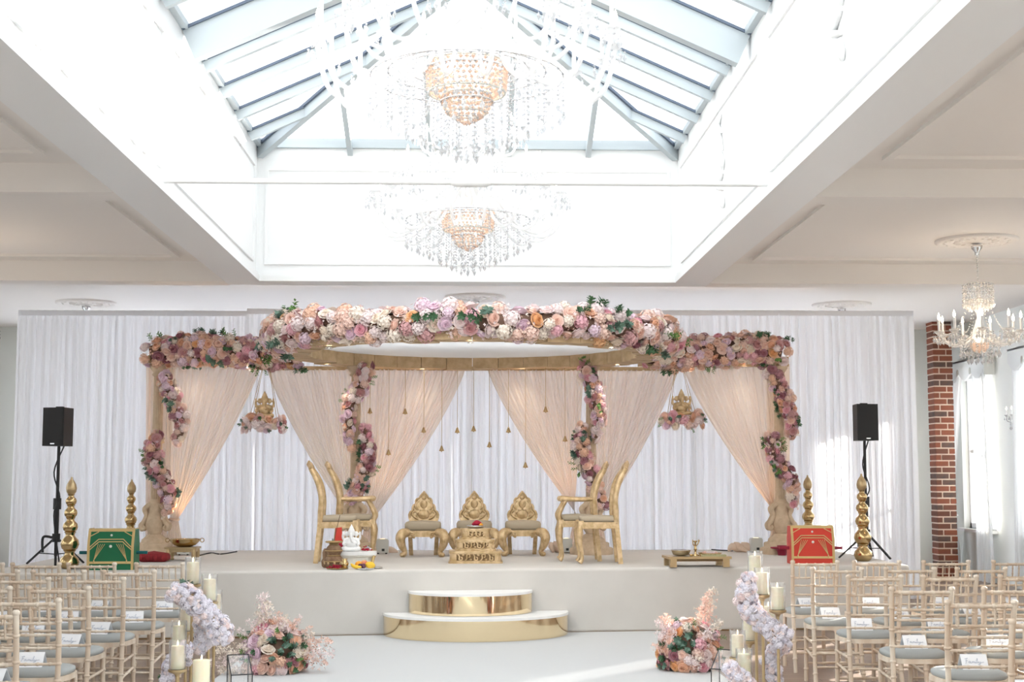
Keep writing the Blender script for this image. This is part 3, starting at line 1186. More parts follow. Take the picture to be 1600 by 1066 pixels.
def garland(name, label, group, path, radii, nb, pal, seed, size=(.05, .075), leaves=0.12, front=-.35, sprays=0, spray_size=.2, core=True, filler=0, fcols=('pale', 'blush'), kinds=(('rose', 5), ('peony', 3), ('ball', 5))):
    """blooms packed round a core that follows the path; faces the room"""
    r = random.Random(seed)
    pts = smoothpath(path, 10)
    rad = lerps(radii, len(pts))
    base = pts[0].copy()
    root = thing(name, label, 'garland', base, 0, group)
    if core:
        MB().tube([p - base for p in pts], [x * .72 for x in rad], 8).build('shaded_core', M['shaded_core'], root)
    L = [0]
    for i in range(1, len(pts)):
        L.append(L[-1] + (pts[i] - pts[i - 1]).length)
    placed = []
    tries = 0
    while len(placed) < nb and tries < nb * 60:
        tries += 1
        s = r.random() * L[-1]
        i = max(j for j in range(len(L)) if L[j] <= s)
        i = min(i, len(pts) - 2)
        f = (s - L[i]) / max(L[i + 1] - L[i], 1e-6)
        p = pts[i].lerp(pts[i + 1], f)
        t = (pts[i + 1] - pts[i]).normalized()
        d = Vector((r.gauss(0, 1), r.gauss(0, 1), r.gauss(0, 1)))
        d -= t * d.dot(t)
        if d.length < 1e-3:
            continue
        d.normalize()
        if -d.y < front:
            continue
        rd = rad[i] + (rad[i + 1] - rad[i]) * f
        if s < .05 or s > L[-1] - .05:
            d = (d + t * (-.6 if s < .05 else .6)).normalized()
        sz = r.uniform(*size)
        c = p + d * rd * r.uniform(.86, 1.1)
        lim = 1.05 if tries < nb * 30 else .8
        if any((c - q).length < (sz + s2) * lim * .62 for q, s2 in placed):
            continue
        placed.append((c, sz))
        bloom(root, c - base, d, sz, pal, r, kinds)
        if r.random() < leaves:
            kd = r.choice([0, 1, 1, 2])
            for g in range(3):
                e = (d + Vector((r.uniform(-.5, .5), r.uniform(-.5, .3), r.uniform(-.5, .5)))).normalized()
                leaf(root, c - base + d * sz * .45 + t * sz * (g - 1) * .9, e, sz * r.uniform(.95, 1.25), r, kd)
    for fc in (fcols if filler else ()):
        q = MB()
        for k in range(filler // len(fcols)):
            i = r.randrange(len(pts) - 1)
            p = pts[i].lerp(pts[i + 1], r.random())
            t = (pts[i + 1] - pts[i]).normalized()
            d = Vector((r.gauss(0, 1), r.gauss(0, 1), r.gauss(0, 1)))
            d -= t * d.dot(t)
            d.normalize()
            if -d.y < front:
                continue
            c = p + d * rad[i] * r.uniform(.9, 1.22) - base
            Q = (d + Vector((r.uniform(-.6, .6), r.uniform(-.6, .6), r.uniform(-.6, .6)))).normalized().to_track_quat('Z', 'Y')
            w = r.uniform(.011, .018)
            for m_ in range(4):
                an = m_ * PI / 2
                a_, e_ = Vector((math.cos(an), math.sin(an), 0)), Vector((-math.sin(an), math.cos(an), 0))
                q.add([c, c + Q @ (a_ * w * .7 + e_ * w * .5 + Vector((0, 0, w * .4))), c + Q @ (a_ * w * 1.2 + Vector((0, 0, w * .3))), c + Q @ (a_ * w * .7 - e_ * w * .5 + Vector((0, 0, w * .4)))], [(0, 1, 2, 3)])
        tag(q.build('filler_blossoms', M['petal_' + fc], root), 'tiny filler blossoms', kind='stuff')
    for k in range(sprays):
        i = r.randrange(len(pts))
        d = Vector((r.uniform(-.8, .8), r.uniform(-1, -.1), r.uniform(-.9, 1))).normalized()
        put('blossom_spray', SPRAY[r.choice(['pale', 'cream', 'blush'])], root, pts[i] - base + d * rad[i] * (.95 if core else .7), d.to_track_quat('Z', 'Y'), spray_size)
    return root


# the big garland on the front of the ring
path = []
for k in range(25):
    a = R(176) + R(188) * k / 24
    x, y = ring_pt(a, RA - .02, RB - .02)
    path.append((x, y, ZR + .19 + .02 * math.sin(k * 1.3)))
garland('ring_garland', 'long garland of blush, lilac and pink flowers around the front of the oval ring', None, path,
        [.17, .17, .165, .155, .145, .14, .14, .14, .145, .155, .165, .17, .17], 299, PAL_SOFT, 101, (.066, .098), .085, -.3, 60, .12, True, 2000, ('pale', 'blush', 'cream'))
# trailing left tip of pale blossom
garland('beam_garland', 'flower garland on the side beam over the outer left column', 'garlands on the side beams',
        [(-3.95, YC - .05, ZR + .13), (-3.5, YC - .05, ZR + .19), (-3.0, YC - .05, ZR + .17), (-2.55, YC - .08, ZR + .14), (-2.15, YC - .2, ZR + .12)],
        [.15, .18, .17, .17, .15], 140, PAL_DEEP, 102, (.045, .075), .075, -.35, 10, .10, True, 500, ('blush', 'peach'))
garland('beam_garland', 'flower garland on the side beam over the outer right column', 'garlands on the side beams',
        [(3.88, YC - .05, ZR + .17), (3.5, YC - .05, ZR + .22), (3.0, YC - .05, ZR + .18), (2.55, YC - .08, ZR + .14), (2.2, YC - .2, ZR + .12)],
        [.16, .19, .18, .17, .15], 140, PAL_DEEP, 103, (.045, .075), .075, -.35, 10, .10, True, 500, ('blush', 'peach'))
# spirals on the columns
COLG = [
    ('upper flower spiral on the outer left column', [(255, 588), (266, 612), (276, 640), (284, 665), (277, 692)], [.11, .15, .12, .10, .06]),
    ('lower flower spiral on the outer left column', [(246, 678), (238, 705), (247, 735), (262, 765), (263, 802)], [.07, .14, .15, .14, .06]),
    ('upper flower spiral on the inner left column', [(572, 574), (562, 605), (547, 635), (545, 665), (545, 700)], [.13, .14, .12, .10, .05]),
    ('lower flower spiral on the inner left column', [(572, 668), (575, 700), (572, 730), (560, 760), (548, 784)], [.06, .12, .13, .14, .08]),
    ('upper flower spiral on the inner right column', [(912, 572), (926, 605), (934, 635), (937, 660), (931, 685)], [.12, .14, .13, .10, .05]),
    ('lower flower spiral on the inner right column', [(910, 664), (907, 695), (916, 725), (930, 755), (942, 792)], [.05, .13, .14, .12, .08]),
    ('upper flower spiral on the outer right column', [(1205, 582), (1218, 605), (1229, 632), (1236, 655), (1237, 684)], [.13, .14, .13, .11, .06]),
    ('lower flower spiral on the outer right column', [(1208, 682), (1208, 705), (1222, 730), (1236, 752), (1241, 788)], [.10, .14, .13, .12, .06])]
for i, (lab, pp, rd) in enumerate(COLG):
    pth = [at(u, v, Y=YC - .12) for u, v in pp]
    garland('column_garland', lab, 'flower spirals on the columns', pth, [x * .66 for x in rd], 44, PAL_COL, 110 + i, (.040, .064), .07, -.45, 6, .08, True, 110, ('lilac', 'blush'))

# ------------------------------------------------------------------ hanging bells
bell_px = [(578, 643), (607, 708), (633, 644), (662, 673), (690, 702), (714.5, 673.5), (740, 671), (764.6, 696), (794.5, 673), (821, 728), (852.5, 641), (883, 687)]
bell_m = MB().lathe([(.004, .055), (.012, .05), (.016, .035), (.024, .015), (.036, -.015), (.042, -.03), (.034, -.03), (.0, .0)], 12).mesh('bell', M['brass'])
clap_m = MB().ell((0, 0, -.035), .010, 6, 4).mesh('clapper', M['brass_dull'])
order = ['first', 'second', 'third', 'fourth', 'fifth', 'sixth', 'seventh', 'eighth', 'ninth', 'tenth', 'eleventh', 'last']
for i, (u, v) in enumerate(bell_px):
    p = at(u, v, Y=ring_y(at(u, v, Y=18.2).x))
    bell_scale = .82
    b = thing('hanging_bell', 'small brass bell on a cord under the ring, %s counting from the left' % order[i], 'bell', p, 0, 'bells hanging under the ring')
    put('bell', bell_m, b, None, None, bell_scale)
    put('clapper', clap_m, b, None, None, bell_scale)
    MB().tube([(0, 0, .04), (.002, 0, (ZR - p.z) / 2), (0, 0, ZR - p.z + .01)], .0035, 5).build('cord', M['brass_dull'], b)


# ------------------------------------------------------------------ seated elephant-headed figures
def idol_mesh(name, m, s, voxel):
    q = MB()
    q.ell((0, 0, .07), (.30, .22, .09), 16, 8)          # folded legs
    for sx in (-1, 1):
        stube(q, [(sx * .08, -.02, .08), (sx * .27, -.10, .09), (sx * .18, -.22, .07), (sx * -.04, -.23, .06)], [.09, .085, .07, .05], 8, 4)
        stube(q, [(sx * .13, 0, .42), (sx * .25, -.02, .32), (sx * .27, -.12, .24), (sx * .20, -.2, .22)], [.06, .055, .045, .045], 8, 4)   # lower arms
        stube(q, [(sx * .12, .03, .44), (sx * .27, .04, .40), (sx * .31, .02, .52), (sx * .29, .0, .60)], [.055, .05, .04, .045], 8, 4)     # raised arms
        q.ell((sx * .30, .0, .64), (.035, .03, .06), 8, 6)
        q.ell((sx * .165, .02, .60), (.085, .03, .10), 12, 8)  # ears
    q.ell((0, -.03, .24), (.20, .18, .17), 16, 10)       # belly
    q.ell((0, 0, .40), (.15, .11, .11), 14, 8)
    q.ell((0, -.03, .60), (.115, .105, .12), 14, 10)     # head
    stube(q, [(0, -.11, .60), (0, -.17, .50), (.02, -.19, .40), (.06, -.2, .33), (.10, -.2, .35)], [.06, .05, .04, .032, .022], 8, 5)
    q.lathe([(.12, .66), (.13, .69), (.10, .72), (.11, .74), (.075, .79), (.08, .81), (.04, .87), (.02, .92), (0, .95)], 14)
    q.v = [(x * s, y * s, z * s) for x, y, z in q.v]
    return remeshed(q, name, m, voxel)


gold_idol_m = idol_mesh('seated_figure', M['gilt'], .36, .0065)
white_idol_m = idol_mesh('seated_figure_white', M['marble_white'], .30, .0058)


def hanging_idol(u, v, utop, vtop, label, seed):
    p = at(u, v, Y=17.55)
    root = thing('hanging_idol', label, 'hanging idol', p, 0, 'flower swings with gilt figures')
    put('seated_figure', gold_idol_m, root, (0, 0, .03))
    MB().lathe([(.20, -.03), (.22, -.01), (.22, .015), (.2, .025)], 20).build('platform', M['gilt'], root)
    t = at(utop, vtop, Y=17.6)
    zt = t.z - p.z + .02
    for sx in (-1, 1):
        for sy in (-1, 1):
            MB().tube([(sx * .17, sy * .12, 0), (t.x - p.x + sx * .035, .05 + sy * .02, zt)], .0035, 5).build('cord', M['brass_dull'], root)
    r = random.Random(seed)
    n = 0
    for k in range(34):
        a = PI + PI * (k % 14 + .5) / 14 + r.uniform(-.1, .1) if k < 28 else r.uniform(0, PI)
        d = Vector((math.cos(a), math.sin(a) * .7, r.uniform(-.8, .45))).normalized()
        pp = Vector((.25 * math.cos(a), .20 * math.sin(a), (-.07 if k < 14 else .01) + r.uniform(-.04, .04)))
        bloom(root, pp, d, r.uniform(.05, .07), PAL_SOFT, r)
        if k % 4 == 0:
            leaf(root, pp + d * .03, d, .05, r)
    return root


hanging_idol(413, 658, 416, 573, 'gilt seated idol on a flower swing hung from the left side beam', 61)
hanging_idol(1065, 654, 1061, 572, 'gilt seated idol on a flower swing hung from the right side beam', 62)

# ------------------------------------------------------------------ low gilt thrones
def rbox(w, d, z0, z1, r=.03, crown=.0, nx=10):
    """soft cushion block"""
    q = MB()
    prof = [(-r, z0), (0, z0 + r * .6), (0, z1 - r), (-r * .4, z1 - r * .25), (-r * 1.3, z1)]
    def ringp(ins, z):
        W, D = w / 2 + ins, d / 2 + ins
        c = .05
        out = []
        for (sx, sy, a0) in ((1, 1, 0), (-1, 1, 90), (-1, -1, 180), (1, -1, 270)):
            for k in range(5):
                a = R(a0 + 22.5 * k)
                out.append((sx * (W - c) + c * math.cos(a), sy * (D - c) + c * math.sin(a), z))
        return out
    vs = []
    for ins, z in prof:
        vs += ringp(ins, z)
    m = 20
    fs = [(i * m + k, i * m + (k + 1) % m, (i + 1) * m + (k + 1) % m, (i + 1) * m + k) for i in range(len(prof) - 1) for k in range(m)]
    q.add(vs, fs, True)
    q.add(vs[-m:] + [(0, 0, z1 + crown)], [(k, (k + 1) % m, m) for k in range(m)], True)
    q.add(vs[:m], [tuple(range(m - 1, -1, -1))])
    return q


def make_throne():
    root = thing('low_throne', 'x', 'throne', (0, 0, 0), 0, 'low gilt thrones in the middle of the stage')
    half = [(.17, .41), (.187, .45), (.19, .49), (.178, .525), (.15, .545), (.148, .58), (.135, .61), (.112, .622), (.108, .66), (.092, .69), (.062, .70), (.05, .725), (.03, .745), (0, .785)]
    poly = half + [(-x, z) for x, z in half[-2::-1]]
    lean = Matrix.Translation((0, .19, .41)) @ Matrix.Rotation(R(-10), 4, 'X') @ Matrix.Translation((0, 0, -.41))
    back = MB().prism(poly, -.02, .02, 'y', lean).build('backrest', M['gilt'], root)
    q = MB()
    for sx in (-1, 1):
        stube(q, [lean @ Vector((sx * x * .9, -.022, z * .98 + .008)) for x, z in half[1:]], [.012, .016, .016, .012, .016, .014, .012, .014, .012, .012, .01, .012, .008], 6, 2)
        stube(q, [lean @ Vector(p) for p in ((sx * .06, -.03, .43), (sx * .11, -.03, .46), (sx * .14, -.03, .50), (sx * .10, -.03, .53), (sx * .08, -.03, .50))], [.014, .016, .014, .012, .01], 6, 3)
        stube(q, [lean @ Vector(p) for p in ((sx * .07, -.03, .55), (sx * .10, -.03, .58), (sx * .09, -.03, .63), (sx * .06, -.03, .66))], [.012, .014, .012, .008], 6, 3)
    q.ell(lean @ Vector((0, -.02, .485)), (.072, .022, .06), 14, 8)
    q.ell(lean @ Vector((0, -.02, .615)), (.045, .022, .055), 14, 8)
    q.ell(lean @ Vector((0, -.02, .70)), (.035, .02, .03), 10, 6)
    for a in range(7):
        an = PI * a / 6
        q.ell(lean @ Vector((.088 * math.cos(an), -.022, .47 + .075 * math.sin(an))), (.014, .012, .018), 6, 4)
    q.build('carving', M['gilt'], back)
    rbox(.43, .40, .31, .415, .03, .015).build('seat_cushion', M['beige_velvet'], root)
    rl = MB().box(-.20, .20, -.20, .20, .235, .31).build('seat_rail', M['gilt'], root)
    q = MB()
    for sx in (-1, 1):
        for k in range(3):
            stube(q, [(sx * (.15 - .012 * k), -.205, .295 - .025 * k), (sx * (.125 - .012 * k), -.215, .28 - .025 * k), (sx * .10, -.205, .275 - .022 * k)], [.014, .015, .008], 6, 3)
    q.build('acanthus_carving', M['gilt'], rl)
    for sx in (-1, 1):
        q = stube(MB(), [(sx * .17, -.17, .29), (sx * .235, -.215, .275), (sx * .262, -.235, .22), (sx * .245, -.23, .14), (sx * .212, -.215, .07), (sx * .215, -.225, .035), (sx * .24, -.255, .022)], [.05, .062, .062, .05, .030, .030, .036], 10)
        q.ell((sx * .235, -.255, .028), (.035, .04, .028), 8, 6)
        stube(q, [(sx * .23, -.265, .26), (sx * .25, -.29, .2), (sx * .235, -.27, .12)], [.012, .014, .008], 6, 4)
        q.build('leg', M['gilt'], root)
        MB().bar((sx * .165, .16, .28), (sx * .15, .22, 0.0), .05, .055, (0, 1, 0)).build('leg', M['gilt'], root)
    return root


thr = make_throne()
for i, (u, lab) in enumerate(((660, 'low gilt throne with carved back, on the left of the three'), (741, 'low gilt throne standing behind the stepped gilt pedestal'), (818, 'low gilt throne with carved back, on the right of the three'))):
    p = at(u, 870.5 if i == 0 else (869 if i == 1 else 869), Z=SZ)
    if i == 0:
        thr['label'] = lab
        thr.location = p + Vector((0, .2, 0))
    else:
        dup(thr, lab, p + Vector((0, .2, 0)))


# stepped carved pedestal
p = at(743, 881, Z=SZ)
ped = thing('stepped_pedestal', 'three-tier gilt pedestal with pierced scroll carving in front of the middle throne', 'pedestal', (p.x, p.y + .22, SZ))


def tier(parent, w, d, z0, h):
    def rr(W, D, c=.06):
        out = []
        for (sx, sy, a0) in ((1, 1, 0), (-1, 1, 90), (-1, -1, 180), (1, -1, 270)):
            for k in range(5):
                a = R(a0 + 22.5 * k)
                out.append((sx * (W / 2 - c) + c * math.cos(a), sy * (D / 2 - c) + c * math.sin(a)))
        return out
    b = MB()
    b.prism(rr(w, d), z0, z0 + .022, 'z').prism(rr(w - .03, d - .03), z0 + .022, z0 + h - .025, 'z').prism(rr(w - .01, d - .01), z0 + h - .025, z0 + h, 'z')
    t = b.build('tier', M['gilt'], parent)
    yfr = -d / 2 + .0155
    MB().box(-w / 2 + .09, w / 2 - .09, yfr - .002, yfr + .01, z0 + .032, z0 + h - .035).build('pierced_ground', M['gilt_dark'], t)
    q = MB()
    n = max(4, int((w - .18) / .075))
    for k in range(n):
        cx = -w / 2 + .09 + (w - .18) * (k + .5) / n
        zc, s = z0 + h / 2, (1 if k % 2 else -1)
        hh = h * .30
        stube(q, [(cx - .035, yfr - .003, zc - s * hh), (cx - .01, yfr - .004, zc - s * hh * .3), (cx - .012, yfr - .004, zc + s * hh * .6), (cx + .015, yfr - .004, zc + s * hh * .8), (cx + .022, yfr - .004, zc + s * hh * .1), (cx + .008, yfr - .004, zc + s * .0)], [.006, .010, .011, .009, .008, .008], 6, 3)
        q.ell((cx + .03, yfr - .003, zc - s * hh * .6), (.016, .008, .012), 6, 4)
    q.build('scroll_carving', M['gilt'], t)


tier(ped, .60, .44, 0, .135)
tier(ped, .46, .34, .135, .125)
tier(ped, .35, .25, .26, .12)
pt = thing('offering_plate', 'steel plate of fruit and red cloth on top of the stepped pedestal', 'plate', (p.x, p.y + .22, SZ + .38))
MB().lathe([(.05, .002), (.09, .006), (.11, .03), (.105, .03), (.08, .012), (0, .01)], 20).build('plate', M['steel'], pt)
stube(MB(), [(-.03, 0, .03), (.01, -.02, .055), (.05, 0, .04), (.08, .01, .03)], [.02, .035, .03, .01], 8).build('red_cloth', M['petal_red'], pt)
MB().ell((.055, -.02, .035), (.03, .025, .022), 10, 6).build('fruit', M['fruit_orange'], pt)
MB().ell((-.045, -.02, .025), (.03, .022, .014), 10, 6).build('fruit', M['steel'], pt)


# ------------------------------------------------------------------ gilt chairs at the sides of the stage
def make_gilt_chair(arms):
    root = thing('gilt_armchair' if arms else 'gilt_side_chair', 'x', 'chair', (0, 0, 0), 0, 'gilt chairs turned to the middle of the stage')
    for sx in (-1, 1):
        stube(MB(), [(sx * .19, .19, .44), (sx * .195, .185, .56), (sx * .20, .18, .70), (sx * .195, .205, .84), (sx * .18, .25, .95), (sx * .14, .30, 1.03)], [.030, .033, .030, .032, .030, .026], 8).build('back_stile', M['gilt'], root)
        MB().bar((sx * .19, .19, .45), (sx * .19, .235, 0), .048, .05, (0, 1, 0)).build('leg', M['gilt'], root)
        q = MB().bar((sx * .195, -.20, .47), (sx * .195, -.20, .38), .06, .06, (0, 1, 0))
        stube(q, [(sx * .195, -.20, .42), (sx * .21, -.215, .34), (sx * .205, -.21, .22), (sx * .195, -.19, .10), (sx * .195, -.195, .04), (sx * .20, -.215, .012)], [.03, .036, .028, .020, .022, .026], 8)
        q.build('leg', M['gilt'], root)
    q = stube(MB(), [(-.14, .30, 1.03), (-.07, .315, 1.07), (0, .33, 1.09), (.07, .315, 1.07), (.14, .30, 1.03)], [.026, .03, .034, .03, .026], 8)
    q.ell((0, .335, 1.10), (.05, .02, .035), 10, 6)
    q.build('crest_rail', M['gilt'], root)
    MB().bar((-.19, .19, .56), (.19, .19, .56), .03, .045).build('lower_rail', M['gilt'], root)
    q = MB()
    for sx in (-1, 0, 1):
        stube(q, [(sx * .05, .188, .56), (sx * .075, .19, .68), (sx * .05, .21, .82), (sx * .06, .25, .94), (sx * .03, .315, 1.05)], [.012, .016, .014, .014, .012], 6)
    q.build('splat', M['gilt'], root)
    MB().box(-.215, .215, -.225, .215, .385, .455).build('seat_rail', M['gilt'], root)
    rbox(.41, .40, .455, .52, .02, .012).build('seat_cushion', M['beige_velvet'], root)
    if arms:
        for sx in (-1, 1):
            q = stube(MB(), [(sx * .195, .18, .70), (sx * .21, .05, .695), (sx * .215, -.10, .70), (sx * .215, -.185, .705)], [.022, .024, .028, .032], 8)
            q.ell((sx * .215, -.195, .70), (.035, .035, .032), 10, 6)
            q.build('armrest', M['gilt'], root)
            stube(MB(), [(sx * .20, -.205, .45), (sx * .205, -.225, .52), (sx * .21, -.18, .62), (sx * .215, -.14, .69)], [.026, .028, .022, .022], 8).build('arm_support', M['gilt'], root)
    return root


arm = make_gilt_chair(True)
side = make_gilt_chair(False)
pA = at(903, 876, Z=SZ)
pB = at(934, 880, Z=SZ)
arm.location, arm.rotation_euler.z = pA, R(-91)
arm['label'] = 'gilt armchair facing left, farther of the two beside the inner right column'
side.location, side.rotation_euler.z = pB, R(-90)
side['label'] = 'gilt armless chair facing left, nearer of the two beside the inner right column'
pA2, pB2 = at(555, 875, Z=SZ), at(528, 879, Z=SZ)
dup(arm, 'gilt armchair facing right behind the white statue, farther of the two', pA2, R(92))
dup(side, 'gilt armless chair facing right behind the white statue, nearer of the two', pB2, R(92))

# ------------------------------------------------------------------ worship setting at the front of the stage
YS = yf(-1.4)
p = Vector((at(545, 880, Y=YS + .5).x, YS + .44, SZ))
tb = thing('statue_table', 'low white oval table with gilded sides holding the white statue', 'table', (p.x, YS + .57, SZ))
n = 32
ov = [(.29 * math.cos(2 * PI * k / n), .14 * math.sin(2 * PI * k / n)) for k in range(n)]
MB().prism(ov, .125, .165, 'z').build('table_top', M['marble_white'], tb)
MB().prism([(x * .96, y * .96) for x, y in ov], .112, .125, 'z').build('top_edge', M['pearl'], tb)
MB().prism([(x * .82, y * .78) for x, y in ov], 0.0, .112, 'z').build('skirt', M['pearl'], tb)
for sx in (-1, 1):
    q = stube(MB(), [(sx * .26, -.04, .115), (sx * .25, -.06, .06), (sx * .24, -.05, .0)], [.016, .018, .02], 8)
    q.build('leg', M['gold_ribbon'], tb)
z0 = SZ + .166
st_ = tag(put('white_statue', white_idol_m, None, (at(549, 860, Y=p.y + .12).x, p.y + .11, z0)), 'small white seated elephant-headed statue on the oval table', 'statue')
# red standing frame behind the statue
fx = at(529, 850, Y=p.y + .2).x
fr = thing('red_easel', 'red folded stand leaning behind the white statue', 'stand', (fx, p.y + .19, z0))
MB().prism([(-.045, 0), (.05, 0), (.03, .25), (-.035, .24)], -.006, .006, 'y', Matrix.Rotation(R(-8), 4, 'X') @ Matrix.Rotation(R(20), 4, 'Z')).build('panel', M['red_silk'], fr)
stube(MB(), [(-.04, -.03, .01), (0, -.05, .05), (.05, -.04, .02)], [.03, .045, .02], 8).build('cloth', M['petal_red'], fr)
# petals on the table
for i, (u, t) in enumerate(((527, 'behind the clay pot'), (571, 'at the end of the oval table'))):
    x = at(u, 864, Y=p.y + .12).x
    r_ = random.Random(70 + i)
    q = MB()
    for k in range(26):
        q.ell((x + r_.gauss(0, .025), p.y + .10 + r_.gauss(0, .02), z0 + .008 + abs(r_.gauss(0, .012))), (.014, .012, .006), 5, 3)
    tag(q.build('rose_petals', M['petal_red']), 'heap of dark red rose petals ' + t, 'petals', 'rose petals', 'stuff')
sm = thing('small_bouquet', 'tiny pale green posy at the right end of the oval table', 'posy', (at(575, 862, Y=p.y + .1).x, p.y + .14, z0))
for k in range(7):
    bloom(sm, Vector((.02 * math.cos(k), .02 * math.sin(k), .02 + .008 * (k % 3))), Vector((math.cos(k), math.sin(k), 1)).normalized(), .014, [('white', 1)], random.Random(k))
put('leaf_sprig', SPRIG[2], sm, (0, 0, .02), None, .03)

# stacked clay pots with incense
px_ = Vector((at(517, 885, Y=YS + .35).x, YS + .33, SZ))
cl = thing('clay_pot', 'ornate brown clay pot with a flat lid and incense stick, left of the statue', 'pot', (px_.x + .03, px_.y + .02, SZ))
MB().lathe([(.05, 0), (.085, .03), (.10, .07), (.085, .11), (.06, .13), (.07, .15), (.085, .18), (.07, .22), (.045, .245), (.045, .26)], 18, ribs=9, ribamp=.05).build('body', M['terracotta'], cl)
for zz, rr_ in ((.07, .103), (.13, .066), (.18, .088), (.25, .048)):
    MB().tube([(rr_ * math.cos(2 * PI * k / 20), rr_ * math.sin(2 * PI * k / 20), zz) for k in range(21)], .006, 6, False).build('gilt_band', M['brass_dull'], cl)
for k in range(9):
    a_ = 2 * PI * k / 9
    MB().ell((.098 * math.cos(a_), .098 * math.sin(a_), .055), (.012, .012, .018), 6, 4).build('raised_petal', M['gilt'], cl)
MB().lathe([(.02, .26), (.085, .262), (.095, .272), (.085, .28), (.03, .282)], 18).build('lid', M['brass_dull'], cl)
MB().tube([(.0, 0, .28), (.03, -.01, .42), (.06, -.01, .55)], .003, 5).build('incense_stick', M['stem_brown'], cl)
put('leaf_sprig', SPRIG[0], cl, (-.015, 0, .28), None, .028)
q = MB().lathe([(.03, 0), (.05, .02), (.055, .07), (.04, .1), (.045, .16), (.03, .2)], 14, ribs=7, ribamp=.06)
tag(q.build('carved_vase', M['terracotta'], None, (px_.x - .05, px_.y + .06, SZ)), 'small carved brown vase at the left end of the oval table', 'vase')


def plate(u, v, r, label, m='steel', dz=0.0):
    c = Vector((at(u, 890, Y=YS + v).x, YS + v, SZ))
    q = MB().lathe([(r * .6, 0), (r * .95, .006), (r, .014), (r * .95, .014), (r * .6, .006), (0, .005)], 24)
    return tag(q.build('plate', M[m], None, (c.x, c.y, SZ + dz)), label, 'plate', 'plates before the statue'), c


pl1, c1 = plate(527, .135, .115, 'brass plate of red petals in front of the clay pot', 'brass_dull')
pl2, c2 = plate(570, .125, .10, 'white plate of fruit in front of the oval table', 'marble_white')
pl3, c3 = plate(589, .26, .06, 'small empty steel plate at the right end of the oval table', 'steel')
r_ = random.Random(77)
q = MB()
for k in range(40):
    q.ell((c1.x - .03 + r_.gauss(0, .03), c1.y + r_.gauss(0, .03), SZ + .016 + abs(r_.gauss(0, .014))), (.014, .012, .006), 5, 3)
tag(q.build('rose_petals', M['petal_red']), 'heap of dark red rose petals on the brass plate', 'petals', 'rose petals', 'stuff')
q = MB().lathe([(.03, .0), (.036, .02), (.042, .045), (.03, .07), (.022, .08), (.032, .095), (.028, .095), (.02, .08), (0, .078)], 16)
tag(q.build('brass_pot', M['brass'], None, (c1.x + .075, c1.y, SZ + .014)), 'small brass water pot on the plate of petals', 'pot')


def fruit(name, label, c, off, rad, m, rot=None):
    q = MB().ell((0, 0, 0), rad, 14, 10)
    o = q.build(name, M[m], None, (c.x + off[0], c.y + off[1], SZ + off[2]), rot)
    return tag(o, label, 'fruit', 'fruit before the statue')


fruit('orange', 'round orange at the left of the fruit plate', c2, (-.065, .03, .045), (.04, .04, .038), 'fruit_orange')
fruit('apple', 'red and yellow apple in the middle of the fruit plate', c2, (-.01, .04, .052), (.042, .042, .04), 'fruit_apple')
fruit('plum', 'dark plum in front of the orange', c2, (-.045, -.02, .035), (.026, .026, .026), 'fruit_plum')
fruit('plum', 'dark plum in front of the apple', c2, (-.012, -.03, .035), (.026, .026, .025), 'fruit_plum')
fruit('mango', 'yellow mango at the right of the fruit plate', c2, (.055, .0, .042), (.055, .038, .036), 'fruit_yellow', (0, R(10), R(20)))
q = stube(MB(), [(c2.x - .14, c2.y - .0, SZ + .055), (c2.x - .115, c2.y - .04, SZ + .035), (c2.x - .07, c2.y - .06, SZ + .026), (c2.x - .03, c2.y - .07, SZ + .028)], [.008, .019, .019, .007], 8)
tag(q.build('banana', M['fruit_yellow']), 'banana lying between the brass pot and the fruit plate', 'fruit', 'fruit before the statue')

# low ritual table on the right
p0, p1 = at(1045, 886, Z=SZ), at(1140, 887, Z=SZ)
W_ = (p1 - p0).length
cx, cy = (p0.x + p1.x) / 2, (p0.y + p1.y) / 2 + .17
rt = thing('ritual_table', 'low gold wooden table set with ritual vessels at the front right of the stage', 'table', (cx, cy, SZ), R(3))
MB().box(-W_ / 2 - .02, W_ / 2 + .02, -.19, .19, .085, .11).build('table_top', M['satin_gold'], rt)
for sx in (-1, 1):
    for sy in (-1, 1):
        MB().box(sx * (W_ / 2 - .035) - .035, sx * (W_ / 2 - .035) + .035, sy * .15 - .03, sy * .15 + .03, 0, .085).build('leg', M['satin_gold'], rt)
MB().box(-W_ / 2 + .07, W_ / 2 - .07, -.17, -.155, .06, .085).build('apron', M['gilt_dark'], rt)
tz = SZ + .11
q = MB().lathe([(.04, 0), (.085, .015), (.105, .06), (.11, .065), (.10, .06), (.07, .02), (0, .012)], 22)
tag(q.build('steel_bowl', M['steel'], None, (cx - .17, cy - .03, tz)), 'steel bowl at the left end of the ritual table', 'bowl')
q = MB().lathe([(.04, 0), (.04, .01), (.015, .02), (.01, .06), (.02, .065), (.012, .08), (.008, .14), (.025, .15), (.02, .16)], 12)
stube(q, [(0, 0, .10), (.02, -.02, .12), (.035, -.02, .15)], .006, 6)
stube(q, [(0, 0, .10), (-.025, -.01, .12), (-.03, -.01, .17)], .006, 6)
q.ell((.035, -.02, .16), .012, 8, 6)
tag(q.build('brass_lamp', M['brass'], None, (cx - .01, cy, tz)), 'little brass lamp figure in the middle of the ritual table', 'lamp')
q = MB().lathe([(.06, 0), (.11, .008), (.13, .03), (.125, .03), (.10, .012), (0, .008)], 22)
tag(q.build('brass_plate', M['brass_dull'], None, (cx + .15, cy + .03, tz)), 'brass plate of flowers at the right end of the ritual table', 'plate')
fl = thing('flower_heap', 'pinch of small blush flowers on the brass plate of the ritual table', 'flowers', (cx + .15, cy + .03, tz + .02))
r_ = random.Random(78)
